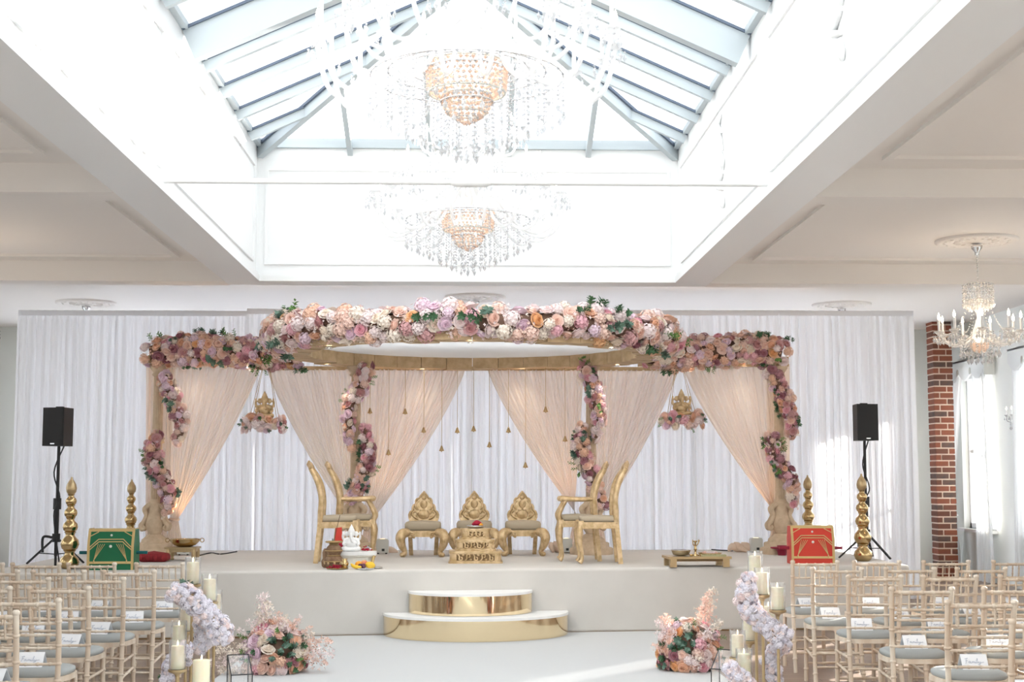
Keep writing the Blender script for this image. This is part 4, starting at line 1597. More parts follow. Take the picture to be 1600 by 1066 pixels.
for k in range(12):
    bloom(fl, Vector((r_.uniform(-.08, .08), r_.uniform(-.06, .06), .012)), Vector((r_.uniform(-.4, .4), r_.uniform(-.8, 0), 1)).normalized(), .018, PAL_SOFT, r_)
for i, (dx, dy, s, t) in enumerate(((-.07, -.10, .022, 'beside the steel bowl'), (.035, -.10, .02, 'before the brass lamp'))):
    q = MB().lathe([(s * .6, 0), (s, s * .5), (s * 1.1, s), (s * .9, s), (s * .5, s * .4), (0, s * .35)], 12)
    tag(q.build('brass_cup', M['brass'], None, (cx + dx, cy + dy, tz)), 'tiny brass cup ' + t, 'cup', 'brass cups on the ritual table')
q = MB().box(-.13, .13, -.05, .05, 0, .012)
for k in range(12):
    q.tube([(-.125 + .0225 * k, -.052, .014), (-.125 + .0225 * k, .05, .014)], .008, 6)
tag(q.build('woven_mat', M['mat_weave'], None, (cx + .16, cy - .13, tz)), 'ribbed olive mat along the front right of the ritual table', 'mat')

# low gold table with brass bowl, and cushion, on the left
p0, p1 = at(259, 877, Z=SZ), at(305, 877, Z=SZ)
cx, cy = (p0.x + p1.x) / 2, (p0.y + p1.y) / 2 + .12
lt = thing('low_table', 'low gold wooden table with turned legs before the outer left column', 'table', (cx, cy, SZ))
MB().box(-.18, .18, -.15, .15, .135, .155).build('table_top', M['satin_gold'], lt)
MB().box(-.155, .155, -.13, .13, .10, .135).build('apron', M['satin_gold'], lt)
lm = MB().lathe([(.02, 0), (.026, .015), (.018, .03), (.026, .05), (.026, .11), (.022, .135)], 10).mesh('leg', M['satin_gold'])
for sx in (-1, 1):
    for sy in (-1, 1):
        put('leg', lm, lt, (sx * .145, sy * .12, 0))
bw = thing('brass_bowl', 'wide brass bowl with ring handles on the low gold table', 'bowl', (cx + .02, cy, SZ + .155))
MB().lathe([(.07, 0), (.12, .02), (.165, .06), (.17, .085), (.18, .09), (.165, .088), (.15, .06), (.10, .02), (0, .012)], 28).build('bowl', M['brass'], bw)
for sx in (-1, 1):
    MB().tube([(sx * (.175 + .022 + .022 * math.cos(a)), 0, .075 + .022 * math.sin(a)) for a in [2 * PI * k / 12 for k in range(13)]], .005, 6).build('handle', M['brass'], bw)
pc = at(236, 879, Z=SZ)
cu = thing('red_cushion', 'dark red tufted cushion between the green palanquin and the low gold table', 'cushion', (pc.x, pc.y + .14, SZ))
rbox(.34, .26, 0.0, .10, .04, .02).build('cushion', M['red_velvet'], cu)
for i in range(4):
    MB().ell((-.13 + .085 * i, -.135, .05), (.03, .015, .035), 8, 6).build('tuft', M['red_velvet'], cu)


# ------------------------------------------------------------------ little palanquin boxes
def palanquin(u, v, label, silk, pole_m, rz):
    c = at(u, v, Z=SZ)
    root = thing('palanquin_box', label, 'palanquin box', (c.x, c.y + .15, SZ), rz, 'ribboned palanquin boxes')
    w, d, hz, zt = .235, .15, .26, .41
    prof = [(-d, 0), (-d, hz), (-d * .62, zt), (d * .62, zt), (d, hz), (d, 0)]
    MB().prism(prof, -w, w, 'x').build('body', M[silk], root)

    def onface(x, z, e=.004):
        """a point just proud of the front, which leans back above hz"""
        if z <= hz:
            return Vector((x, -d - e, z))
        t = (z - hz) / (zt - hz)
        return Vector((x, -d + d * .38 * t - e, z + e * .3))
    def strip(pts, wd, name='ribbon'):
        q = MB()
        for a, b in zip(pts[:-1], pts[1:]):
            segs = [a]
            if (a[1] - hz) * (b[1] - hz) < 0:
                t = (hz - a[1]) / (b[1] - a[1])
                segs.append((a[0] + (b[0] - a[0]) * t, hz))
            segs.append(b)
            for s0, s1 in zip(segs[:-1], segs[1:]):
                q.bar(onface(*s0), onface(*s1), wd, .006, (0, -1, 0.15))
        q.build(name, M['gold_ribbon'], root)
    e = w - .013
    strip([(-e, 0), (-e, zt - .01)], .026)
    strip([(e, 0), (e, zt - .01)], .026)
    strip([(-e, zt - .012), (e, zt - .012)], .022)
    strip([(-e, .075), (e, .075)], .024)
    strip([(-e, .195), (-.12, .285), (.12, .285), (e, .195)], .009)
    strip([(-e, .22), (-.125, .31), (.125, .31), (e, .22)], .009)
    strip([(-e, .335), (-.13, .385)], .008)
    strip([(.13, .385), (e, .335)], .008)
    for sx in (-1, 1):
        for k in range(4):
            strip([(sx * (.125 - .022 * k), .262), (sx * (.165), .10)], .0045, 'fan_ribbon')
        MB().ell(onface(sx * .165, .085, .006), (.008, .006, .02), 6, 4).build('tassel', M['gold_ribbon'], root)
    for z, s in ((.35, .012), (.24, .015)):
        MB().ell(onface(0, z, .003), (s, .006, s), 10, 6).build('mirror_dot', M['pearl'], root)
    MB().tube([(-w - .11, 0, .17), (w + .11, 0, .17)], .017, 10).build('carrying_pole', M[pole_m], root)
    for sx in (-1, 1):
        q = MB()
        for (a, b) in (((-d, 0), (-d, hz)), ((-d, hz), (-d * .62, zt)), ((d, hz), (d * .62, zt)), ((d, 0), (d, hz)), ((-d * .62, zt), (d * .62, zt))):
            q.bar((sx * (w - .008), a[0], a[1]), (sx * (w - .008), b[0], b[1]), .022, .012, (sx, 0, 0))
        q.build('edge_ribbon', M['gold_ribbon'], root)
    MB().box(-w + .02, w - .02, -d * .6, d * .6, zt, zt + .006).build('top_ribbon', M['gold_ribbon'], root)
    return root


palanquin(171, 891, 'dark green palanquin box with gold ribbons and teal pole, on the left', 'green_silk', 'teal_paint', R(2))
palanquin(1272, 882, 'bright red palanquin box with gold ribbons and maroon pole, on the right', 'red_silk', 'maroon_paint', R(-3))
# dark red footed dish beside the red box
c = at(1222, 868, Z=SZ)
q = MB().lathe([(.05, 0), (.06, .05), (.085, .075), (.14, .085), (.14, .10), (.06, .10), (.06, .12), (.04, .12)], 18)
tag(q.build('red_stand', M['maroon_paint'], None, (c.x, c.y, SZ)), 'small maroon footed stand behind the red palanquin box', 'stand')


# ------------------------------------------------------------------ towers of brass pots
def pot_tower():
    root = thing('pot_tower', 'x', 'pot tower', (0, 0, 0), 0, 'towers of stacked brass pots')
    z = 0
    for R_, h in ((.098, .185), (.092, .185), (.076, .145), (.066, .125), (.056, .105)):
        prof = [(R_ * .62, 0), (R_ * .85, h * .1), (R_, h * .33), (R_ * .9, h * .55), (R_ * .62, h * .70), (R_ * .48, h * .80), (R_ * .50, h * .90), (R_ * .66, h)]
        MB().lathe(prof, 22).build('pot', M['brass'], root, (0, 0, z))
        z += h
    MB().lathe([(.028, 0), (.046, .025), (.052, .06), (.044, .10), (.025, .135), (.010, .155), (.012, .165), (0, .18)], 24, ribs=9, ribamp=.07).build('finial', M['satin_gold'], root, (0, 0, z))
    return root


tw = pot_tower()
tw['label'] = 'tower of brass pots beside the left speaker stand, in front'
tw.location = at(108, 889, Z=SZ)
tw.scale = (1.03,) * 3
dup(tw, 'tower of brass pots behind the green palanquin box', at(203, 866, Z=SZ), 0, None, 1.0)
dup(tw, 'tower of brass pots right of the red palanquin box', at(1349, 877, Z=SZ), 0, None, 1.07)
dup(tw, 'tower of brass pots behind the red palanquin box', at(1264, 862, Z=SZ), 0, None, 1.06)


# ------------------------------------------------------------------ speakers
def speaker(u, vtop, vbot, w, Y, rz, wich):
    c = at(u, (vtop + vbot) / 2, Y=Y)
    h = (vbot - vtop) * Y / F_PX
    sp = thing('loudspeaker', 'black loudspeaker on a tall stand at the %s end of the stage' % wich, 'speaker', (c.x, Y, c.z - h / 2), rz, 'loudspeakers')
    dd = .13
    MB().prism([(-w, -dd), (w, -dd), (w * .72, dd), (-w * .72, dd)], 0, h, 'z').build('cabinet', M['black_plastic'], sp)
    MB().box(-w + .012, w - .012, -dd - .008, -dd, .012, h - .012).build('grille', M['black_grille'], sp)
    MB().box(-.025, .025, -dd - .011, -dd - .007, .018, .03).build('badge', M['steel'], sp)
    MB().box(-.04, .04, -.02, .02, h, h + .015).build('handle', M['black_plastic'], sp)
    s = thing('speaker_stand', 'black tripod stand under the loudspeaker at the %s end of the stage' % wich, 'speaker stand', (c.x, Y, SZ), rz, 'speaker stands')
    zb = c.z - h / 2 - SZ
    MB().tube([(0, 0, .10), (0, 0, zb)], .017, 10).build('pole', M['black_plastic'], s)
    MB().tube([(0, 0, .25), (0, 0, .62)], .024, 10).build('outer_pole', M['black_plastic'], s)
    MB().tube([(0, 0, .60), (0, 0, .72)], .042, 12).build('clamp', M['black_plastic'], s)
    MB().tube([(0, 0, .25), (0, 0, .34)], .042, 12).build('collar', M['black_plastic'], s)
    stube(MB(), [(-.03, -.03, .30), (-.12, -.06, .30), (-.12, -.06, .14)], .014, 8).build('crank', M['black_plastic'], s)
    for k in range(3):
        a = R(-60 + 120 * k)
        MB().bar((.03 * math.cos(a), .03 * math.sin(a), .28), (.34 * math.cos(a), .34 * math.sin(a), .015), .026, .016).build('leg', M['black_plastic'], s)
        MB().bar((.0, .0, .12), (.2 * math.cos(a), .2 * math.sin(a), .13), .016, .010).build('brace', M['black_plastic'], s)
    cb = stube(MB(), [(c.x + .05, Y + .02, c.z - h / 2 - .0), (c.x - .035, Y - .03, c.z - h / 2 - .28), (c.x + .035, Y - .035, c.z - h / 2 - .55), (c.x - .02, Y - .04, c.z - h / 2 - .75), (c.x + .03, Y + .05, SZ + .01)], .008, 6)
    tag(cb.build('speaker_cable', M['black_plastic']), 'black cable hanging down the stand at the %s end of the stage' % wich, 'cable', 'speaker cables')


speaker(93, 638, 697, .125, 15.6, R(-14), 'left')
speaker(1350, 632, 689, .125, 16.6, R(4), 'right')


# ------------------------------------------------------------------ uplighters
def uplighter(u, v, label, aim, watts):
    c = at(u, v, Z=SZ)
    root = thing('uplighter', label, 'uplighter', (c.x, c.y + .06, SZ), 0, 'white battery uplighters on the stage')
    b = MB().prism([(-.075, .015), (.075, .015), (.075, .165), (.06, .185), (-.06, .185), (-.075, .165)], -.06, .06, 'y')
    b.build('housing', M['white_plastic'], root)
    MB().box(-.005, .03, -.064, -.058, .035, .065).build('power_socket', M['socket'], root)
    for sx in (-1, 1):
        MB().tube([(sx * .05, -.04, 0), (sx * .05, -.04, .015)], .012, 8).build('foot', M['socket'], root)
    MB().tube([(0, 0, .184), (0, 0, .187)], .03, 16).build('lens', M['uplight_lens'], root)
    ld = bpy.data.lights.new('uplight', 'SPOT')
    ld.energy = watts
    ld.color = (1.0, .62, .30)
    ld.spot_size = R(75)
    ld.spot_blend = .8
    ld.shadow_soft_size = .05
    lo = bpy.data.objects.new('uplight', ld)
    COL.objects.link(lo)
    lo.parent = root
    lo.location = (0, 0, .20)
    lo.rotation_euler = Vector(aim).to_track_quat('-Z', 'Y').to_euler()
    return root


uplighter(597, 866, 'white uplighter box beside the left gilt armchair', (-.05, .25, 1), 40)
uplighter(885, 865, 'white uplighter box behind the right gilt armchair', (.0, .25, 1), 40)
uplighter(1183, 864, 'white uplighter box beside the outer right column', (.05, .1, 1), 40)
uplighter(286, 868, 'white uplighter box under the low gold table', (-.02, .12, 1), 40)
# loose cables by the backdrop
for (pts, t) in ((((312, 868), (330, 864), (345, 866), (370, 862)), 'beside the low gold table'), (((1112, 859), (1125, 860), (1145, 861)), 'left of the outer right column')):
    q = stube(MB(), [at(u, v, Z=SZ + .008) for u, v in pts], .008, 6)
    tag(q.build('floor_cable', M['black_plastic']), 'thin dark cable on the stage ' + t, 'cable', 'cables on the stage')

# ------------------------------------------------------------------ guest chairs
def bamboo(q, pts, r, k=5, n=8):
    """a turned stick with a ring at every joint"""
    p = smoothpath(pts, 8)
    q.tube(p, r, n)
    for i in range(1, k + 1):
        a = i * (len(p) - 1) / (k + 1)
        j = int(a)
        c = p[j].lerp(p[min(j + 1, len(p) - 1)], a - j)
        t = (p[min(j + 1, len(p) - 1)] - p[j - 1]).normalized()
        q.tube([c - t * .009, c - t * .003, c + t * .003, c + t * .009], [r, r * 1.28, r * 1.28, r], n, False)
    return q


def make_chair():
    root = thing('guest_chair', 'x', 'chair', (0, 0, 0), 0, 'limewashed guest chairs')
    L = M['limewash']
    for sx in (-1, 1):
        q = bamboo(MB(), [(sx * .185, -.27, 0), (sx * .18, -.215, .25), (sx * .178, -.19, .45), (sx * .182, -.20, .65), (sx * .188, -.245, .90)], .0165, 7)
        q.lathe([(.0165, .895), (.021, .902), (.021, .914), (.012, .922)], 8, (sx * .188, -.245, 0))
        q.build('leg', L, root)
        bamboo(MB(), [(sx * .165, .18, .44), (sx * .168, .185, .22), (sx * .17, .19, 0)], .0165, 3).build('leg', L, root)
        MB().tube([(sx * .18, -.215, .22), (sx * .168, .185, .25)], .010, 6).build('stretcher', L, root)
        MB().tube([(sx * .178, -.20, .33), (sx * .167, .183, .34)], .010, 6).build('stretcher', L, root)
    for z, y in ((.14, .187), (.24, .186)):
        MB().tube([(-.168, y, z), (.168, y, z)], .010, 6).build('stretcher', L, root)
    for z, y in ((.16, -.235), (.26, -.213)):
        MB().tube([(-.18, y, z), (.18, y, z)], .010, 6).build('stretcher', L, root)
    yb = lambda z: -.20 - .045 * ((z - .65) / .25 if z > .65 else 0)
    for z, r in ((.885, .0125), (.775, .009), (.71, .009), (.635, .009), (.545, .009)):
        bamboo(MB(), [(-.185, yb(z), z), (0, yb(z) - .012, z), (.185, yb(z), z)], r, 5, 6).build('back_rail', L, root)
    q = MB()
    for k in range(6):
        x = -.185 + .37 * (k + 1) / 7
        bamboo(q, [(x, yb(.775) - .01, .775), (x, yb(.885) - .01, .885)], .0062, 2, 5)
        q.build('spindle', L, root)
        q = MB()
    out = []
    for k in range(28):
        a = 2 * PI * k / 28
        ca, sa = math.cos(a), math.sin(a)
        e = .62
        out.append((.205 * abs(ca) ** e * (1 if ca > 0 else -1) * (1 + .06 * sa), .20 * abs(sa) ** e * (1 if sa > 0 else -1)))
    MB().prism(out, .435, .465, 'z').build('seat', L, root)
    prof = [(.93, .465), (.97, .478), (.95, .495), (.85, .505), (.5, .51)]
    q = MB()
    vs = [(x * s, y * s, z) for s, z in prof for x, y in out]
    m = 28
    q.add(vs, [(i * m + k, i * m + (k + 1) % m, (i + 1) * m + (k + 1) % m, (i + 1) * m + k) for i in range(len(prof) - 1) for k in range(m)], True)
    q.add(vs[-m:], [tuple(range(m))], True)
    q.build('seat_pad', M['grey_pad'], root)
    return root


CARD_H, CARD_W, CARD_T = .10, .15, R(36)
q = MB()
dy, dz = CARD_H * math.sin(CARD_T), CARD_H * math.cos(CARD_T)
for s in (-1, 1):
    a = [(-CARD_W / 2, s * dy, 0), (CARD_W / 2, s * dy, 0), (CARD_W / 2, 0, dz), (-CARD_W / 2, 0, dz)]
    b = [(x, y - s * .002, z) for x, y, z in a]
    q.add(a + b, [(0, 1, 2, 3), (7, 6, 5, 4), (0, 4, 5, 1), (1, 5, 6, 2), (2, 6, 7, 3), (3, 7, 4, 0)])
card_m = q.mesh('card', M['card_white'])
STROKES = [[(.02, .75), (.18, .80), (.10, .78), (.06, .3), (.02, .22)], [(.04, .52), (.15, .55)],
           [(.28, .45), (.22, .45), (.19, .32), (.24, .27), (.29, .44), (.29, .28), (.35, .28), (.37, .44), (.39, .30), (.40, .42), (.43, .44), (.44, .29), (.46, .42), (.49, .43), (.50, .29), (.53, .30), (.555, .44), (.555, .29), (.60, .30), (.68, .72), (.65, .78), (.63, .35), (.67, .29), (.70, .44), (.72, .30), (.78, .32), (.80, .45), (.76, .1), (.68, .05), (.70, .15), (.85, .33), (.98, .38)],
           [(.56, .55), (.57, .57)]]
q = MB()
for stx in STROKES:
    pts = []
    for x, y in stx:
        hh = .30 + (y - .4) * .55 + .2
        s_ = hh * CARD_H
        pts.append(((x - .5) * CARD_W * .74, -dy + s_ * math.sin(CARD_T) - .0018, s_ * math.cos(CARD_T)))
    q.tube(smoothpath(pts, 3) if len(pts) > 2 else pts, .0014, 4)
ink_m = q.mesh('lettering', M['ink'])

ROWN = ['row one', 'row two', 'row three', 'row four', 'row five', 'row six']
ORD = ['right on the aisle', 'second from aisle', 'third from aisle', 'fourth from aisle']
ROWS_L = [(11.79, [-2.34, -2.88, -3.34, -3.80]), (10.85, [-2.36, -2.89, -3.37]), (10.05, [-2.40, -2.91, -3.40]), (9.22, [-2.41, -2.92]), (8.30, [-2.34, -2.85]), (7.55, [-2.35])]
ROWS_R = [(11.92, [2.69, 3.22, 3.80, 4.38]), (11.0, [2.65, 3.20, 3.76]), (10.12, [2.68, 3.22, 3.78]), (9.0, [2.67, 3.24]), (8.02, [2.69]), (6.95, [2.63])]
chair0 = make_chair()
first = True
r_ = random.Random(9)
for sidename, rows_, sg in (('left', ROWS_L, -1), ('right', ROWS_R, 1)):
    for ri, (yy, xs) in enumerate(rows_):
        for ci, x in enumerate(xs):
            cxx = x + sg * .188
            cyy = yy + .245
            lab = 'limewashed bamboo-style chair in %s from the stage, %s, %s block' % (ROWN[ri], ORD[ci], sidename)
            rz = R(r_.uniform(-2.5, 2.5))
            if first:
                first = False
                chair0.location = (cxx, cyy, 0)
                chair0.rotation_euler.z = rz
                chair0['label'] = lab
            else:
                dup(chair0, lab, (cxx, cyy, 0), rz)
            cd = thing('place_card', 'white folded Family card, %s from stage, chair %s, %s block' % (ROWN[ri], ORD[ci], sidename), 'card',
                       (cxx + r_.uniform(-.03, .03), cyy + r_.uniform(-.02, .05), .51), R(r_.uniform(-14, 14)), 'family cards on the guest chairs')
            put('card', card_m, cd)
            put('lettering', ink_m, cd)


# ------------------------------------------------------------------ candle stands
def candle_stand(u, v, Y, label, gr=.051, gh=.175, sleeve=True):
    c = at(u, v, Y=Y)
    h = c.z
    root = thing('candle_stand', label, 'candle stand', (c.x, Y, 0.0), 0, 'gold candle stands beside the aisle')
    MB().lathe([(.075, 0), (.075, .008), (.02, .014), (.011, .03)], 18).build('foot', M['satin_gold'], root)
    MB().tube([(0, 0, .02), (0, 0, h - .02)], .0105, 8).build('stem', M['satin_gold'], root)
    MB().lathe([(.012, h - .045), (.018, h - .03), (.048, h - .018), (.056, h - .012), (.056, h)], 18).build('dish', M['satin_gold'], root)
    cd = MB().lathe([(gr * .78, h + .003), (gr * .80, h + gh * .80), (gr * .7, h + gh * .82), (gr * .2, h + gh * .80), (0, h + gh * .795)], 18).build('candle', M['wax'], root)
    MB().tube([(0, 0, h + gh * .79), (.001, 0, h + gh * .79 + .012)], .0015, 5).build('wick', M['wick'], cd)
    MB().lathe([(.001, h + gh * .80 + .004), (.0055, h + gh * .80 + .012), (.004, h + gh * .80 + .022), (.0, h + gh * .80 + .036)], 8).build('flame', M['flame'], cd)
    if sleeve:
        MB().lathe([(gr - .003, h + .002), (gr, h + .002), (gr + .002, h + gh), (gr - .001, h + gh), (gr - .003, h + .002)], 20).build('glass_sleeve', M['sleeve_glass'], root)
    return root


LCAND = [(301, 913, 9.5, 'tallest candle stand in the left cluster'), (327, 940, 9.4, 'second tallest candle stand in the left cluster, nearest the aisle'),
         (335, 962, 9.9, 'candle stand half hidden behind the second tallest of the left cluster'), (291, 986, 9.7, 'candle stand of middle height in the left cluster'),
         (279, 1013, 9.35, 'lower candle stand at the outer edge of the left cluster'), (277, 1046, 9.0, 'lowest glass-sleeved candle stand of the left cluster')]
RCAND = [(1180, 902, 9.7, 'tallest candle stand in the right cluster'), (1191, 929, 9.45, 'second tallest candle stand in the right cluster'),
         (1215, 953, 9.3, 'third tallest candle stand in the right cluster, beside the chairs'), (1201, 980, 10.05, 'candle stand half hidden behind the third tallest of the right cluster'),
         (1171, 1001, 9.9, 'candle stand of middle height in the right cluster'), (1153, 1027, 9.35, 'low candle stand at the aisle edge of the right cluster'),
         (1163, 1058, 9.0, 'lowest glass-sleeved candle stand of the right cluster')]
for (u, v, Y, lab) in LCAND + RCAND:
    candle_stand(u, v, Y, lab)
candle_stand(314, 1081, 9.1, 'stout bare pillar candle low in the left cluster', .068, .24, False)

PAL_W = [('white', 5), ('pale', 1)]
KW = (('ball', 3), ('peony', 1))
BL = [('upper blossom garland twined round the left candle stands', [(270, 926), (288, 930), (304, 940), (316, 956), (334, 972), (343, 986), (346, 1000)], [.06, .08, .08, .07, .08, .10, .06], 60, 9.3),
      ('short blossom branch hanging inside the left candle stands', [(316, 962), (318, 980), (320, 998), (312, 1014)], [.05, .06, .07, .04], 26, 9.4),
      ('lower blossom branch at the foot of the left candle stands', [(292, 1010), (284, 1030), (266, 1040), (262, 1075)], [.04, .06, .05, .05], 30, 9.2),
      ('upper blossom garland twined round the right candle stands', [(1171, 900), (1166, 925), (1170, 950), (1188, 970), (1204, 982), (1218, 994)], [.05, .07, .085, .07, .07, .10], 60, 9.3),
      ('short blossom branch hanging inside the right candle stands', [(1228, 1010), (1212, 1016), (1204, 1034), (1212, 1062)], [.05, .05, .06, .05], 30, 9.5),
      ('lower blossom branch at the foot of the right candle stands', [(1142, 1044), (1152, 1058), (1172, 1072)], [.05, .06, .05], 20, 8.95)]
for i, (lab, pp, rd, nn, Y) in enumerate(BL):
    garland('blossom_garland', lab, 'white blossom garlands on the candle stands', [at(u, v, Y=Y) for u, v in pp], [x * .72 for x in rd], int(nn * 1.3), PAL_W, 140 + i, (.022, .034), .02, -.9, 0, .09, False, 420, ('white', 'pale'), KW)


# ------------------------------------------------------------------ glass lanterns
def lantern(u, v, Y, label, w=.075, rz=0.4):
    c = at(u, v, Y=Y)
    h = c.z
    root = thing('glass_lantern', label, 'lantern', (c.x, Y, .012), rz, 'glass lanterns by the aisle')
    B = [(-w, -w), (w, -w), (w, w), (-w, w)]
    T = [(-w, -w, h * .72), (w, -w, h * .72), (w, w, h), (-w, w, h)]
    fr_ = MB()
    for k in range(4):
        a, b = Vector((*B[k], 0)), Vector((*B[(k + 1) % 4], 0))
        t0, t1 = Vector(T[k]), Vector(T[(k + 1) % 4])
        fr_.bar(a, b, .006, .006).bar(a, t0, .006, .006).bar(t0, t1, .006, .006)
        MB().add([a, b, t1, t0], [(0, 1, 2, 3)]).build('pane', M['sleeve_glass'], root)
    fr_.build('frame', M['black_plastic'], root)
    MB().add(T, [(0, 1, 2, 3)]).build('pane', M['sleeve_glass'], root)
    MB().box(-w, w, -w, w, 0, .006).build('base', M['black_plastic'], root)
    MB().lathe([(.038, .006), (.038, .16), (.03, .165), (0, .16)], 16).build('candle', M['wax'], root)


lantern(375, 1028, 9.7, 'clear glass lantern in front of the left flower mound', .07, R(20))
lantern(1131, 1020, 9.8, 'clear glass lantern in front of the right flower mound', .065, R(-35))


# ------------------------------------------------------------------ flower mounds on the aisle
def mound(u, v, label, seed, plume, side):
    c = at(u, v, Z=.012)
    root = thing('flower_mound', label, 'flower arrangement', (c.x, c.y + .25, .012), 0, 'flower mounds at the foot of the stage')
    r = random.Random(seed)
    a_, h_ = .25, .40
    MB().ell((0, 0, .17), (a_ * .78, a_ * .78, .168), 14, 10).build('shaded_core', M['shaded_core'], root)
    placed = []
    tries = 0
    while len(placed) < 105 and tries < 8000:
        tries += 1
        az = r.uniform(PI * .95, PI * 2.05) if r.random() < .85 else r.uniform(0, PI)
        el = r.uniform(-.32, 1.45)
        n = Vector((math.cos(az) * math.cos(el), math.sin(az) * math.cos(el), math.sin(el)))
        pp = Vector((n.x * a_, n.y * a_, max(.045, .10 + n.z * (h_ - .10))))
        x = pp.x * side
        pal = PAL_SOFT
        col = None
        sz = r.uniform(.045, .062)
        if x < -.04 and pp.z > .16 and r.random() < .6:
            col, sz = r.choice(['pink', 'pink', 'lilac']), r.uniform(.06, .075)
        elif x > .1 and pp.z < .15:
            col = r.choice(['dusty', 'mauve', 'apricot', 'peach'])
        elif r.random() < .5:
            col = r.choice(['peach', 'blush', 'blush', 'pale'])
        if any((pp - q).length < (sz + s) * .58 for q, s in placed):
            continue
        placed.append((pp, sz))
        if .0 < x < .16 and .14 < pp.z < .30:
            leaf(root, pp, n, sz * 1.15, r, 1)
            leaf(root, pp - n * .02, n, sz * .9, r, 0)
            continue
        bloom(root, pp, n, sz, pal, r, (('rose', 5), ('peony', 4), ('ball', 2)), col)
        if r.random() < .18:
            leaf(root, pp + n * .01, n, .05, r)
    for k in range(10):
        az = r.uniform(PI, 2 * PI)
        el = r.uniform(.1, 1.2)
        n = Vector((math.cos(az) * math.cos(el), math.sin(az) * math.cos(el), math.sin(el)))
        put('blossom_spray', SPRAY[r.choice(['pale', 'cream', 'blush'])], root, Vector((n.x * a_, n.y * a_, .09 + n.z * (h_ - .09))), n.to_track_quat('Z', 'Y'), .14)
    for (dx, dy, dz, d, s, kd) in plume:
        put('blossom_spray', SPRAY[kd], root, (dx, dy, dz), Vector(d).to_track_quat('Z', 'Y'), s)
    for k in range(4):
        d = Vector((side * -(.8 + .2 * k), -.3, -.1 + .25 * k)).normalized()
        leaf(root, Vector((side * -.22 * (1 if k % 2 else -1), -.12, .10 + .06 * k)), Vector((d.x * (1 if k % 2 else -1), d.y, d.z)), .06, r, 2 if k % 2 else 0)
    return root


mound(424, 1056, 'flower mound with pale plume at the left edge of the aisle', 151,
      [(-.10, 0, .36, (-.12, -.1, 1), .26, 'pale'), (-.06, -.05, .34, (-.05, -.1, 1), .24, 'cream'), (-.09, .03, .40, (-.1, 0, 1), .24, 'pale'), (-.26, -.15, .17, (-1, -.2, .12), .22, 'cream'), (-.27, -.12, .10, (-1, -.2, -.05), .24, 'pale'), (-.25, -.15, .05, (-1, -.3, -.1), .2, 'cream'),
       (.22, -.05, .22, (1, -.1, .15), .26, 'blush'), (.23, -.08, .16, (1, -.1, -.05), .26, 'pale'), (.23, -.08, .12, (1, -.1, -.2), .22, 'blush')], 1)
mound(1084, 1052, 'flower mound with a tall blush plume at the right edge of the aisle', 152,
      [(.12, 0, .36, (.15, -.05, 1), .24, 'blush'), (.16, 0, .46, (.25, -.05, 1), .22, 'cream'), (.13, 0, .40, (.2, 0, 1), .26, 'blush'), (.08, -.2, .25, (.2, -.8, .5), .2, 'pale'), (.14, -.12, .30, (.4, -.6, .5), .2, 'cream'), (.02, -.24, .08, (-.2, -1, .1), .16, 'pale')], -1)

# ------------------------------------------------------------------ chandeliers
bead_gold = cloth('bead_gold', (0.93, 0.80, 0.72), 0.5)


def drop_strand(L, r=.010, gap=.030, drop=.018):
    q = MB()
    z = 0.0
    k = 0
    while z > -(L - drop * 3):
        q.octa((0, 0, z), r * (1.25 if k % 3 == 0 else .8))
        z -= gap
        k += 1
    q.octa((0, 0, -L + drop * 1.6), drop, drop * 1.9)
    return q


def candle_arm(path, rad, bob_r, candle_h, dangles, n=8):
    """returns meshes: glass arm with dish and hanging drops, candle tube, bulb"""
    q = stube(MB(), path, rad, n, 5)
    e = Vector(path[-1])
    q.lathe([(rad * .8, -.01), (bob_r * .5, 0), (bob_r, .022), (bob_r * .96, .026), (bob_r * .4, .008), (rad, .02)], 14, e)
    d = MB()
    for k in range(dangles):
        a = 2 * PI * k / dangles
        x, y = e.x + bob_r * math.cos(a), e.y + bob_r * math.sin(a)
        d.octa((x, y, e.z + .01), bob_r * .12)
        d.octa((x, y, e.z - bob_r * .45), bob_r * .16)
        d.octa((x, y, e.z - bob_r * 1.1), bob_r * .24, bob_r * .5)
    c = MB().tube([e + Vector((0, 0, .015)), e + Vector((0, 0, candle_h))], bob_r * .24, 8)
    b = MB().lathe([(bob_r * .10, candle_h), (bob_r * .26, candle_h + bob_r * .4), (bob_r * .2, candle_h + bob_r * .8), (0.0, candle_h + bob_r * 1.4)], 8, e)
    return q.mesh('arm', M['crystal_arm']), d.mesh('crystal_drops', M['crystal']), c.mesh('candle_tube', M['white_paint']), b.mesh('bulb', M['bulb'])


def place_arms(root, meshes, n, ph=0.0):
    for k in range(n):
        a = put('arm', meshes[0], root, None, (0, 0, ph + 2 * PI * k / n))
        put('crystal_drops', meshes[1], a)
        put('candle_tube', meshes[2], a)
        put('bulb', meshes[3], a)


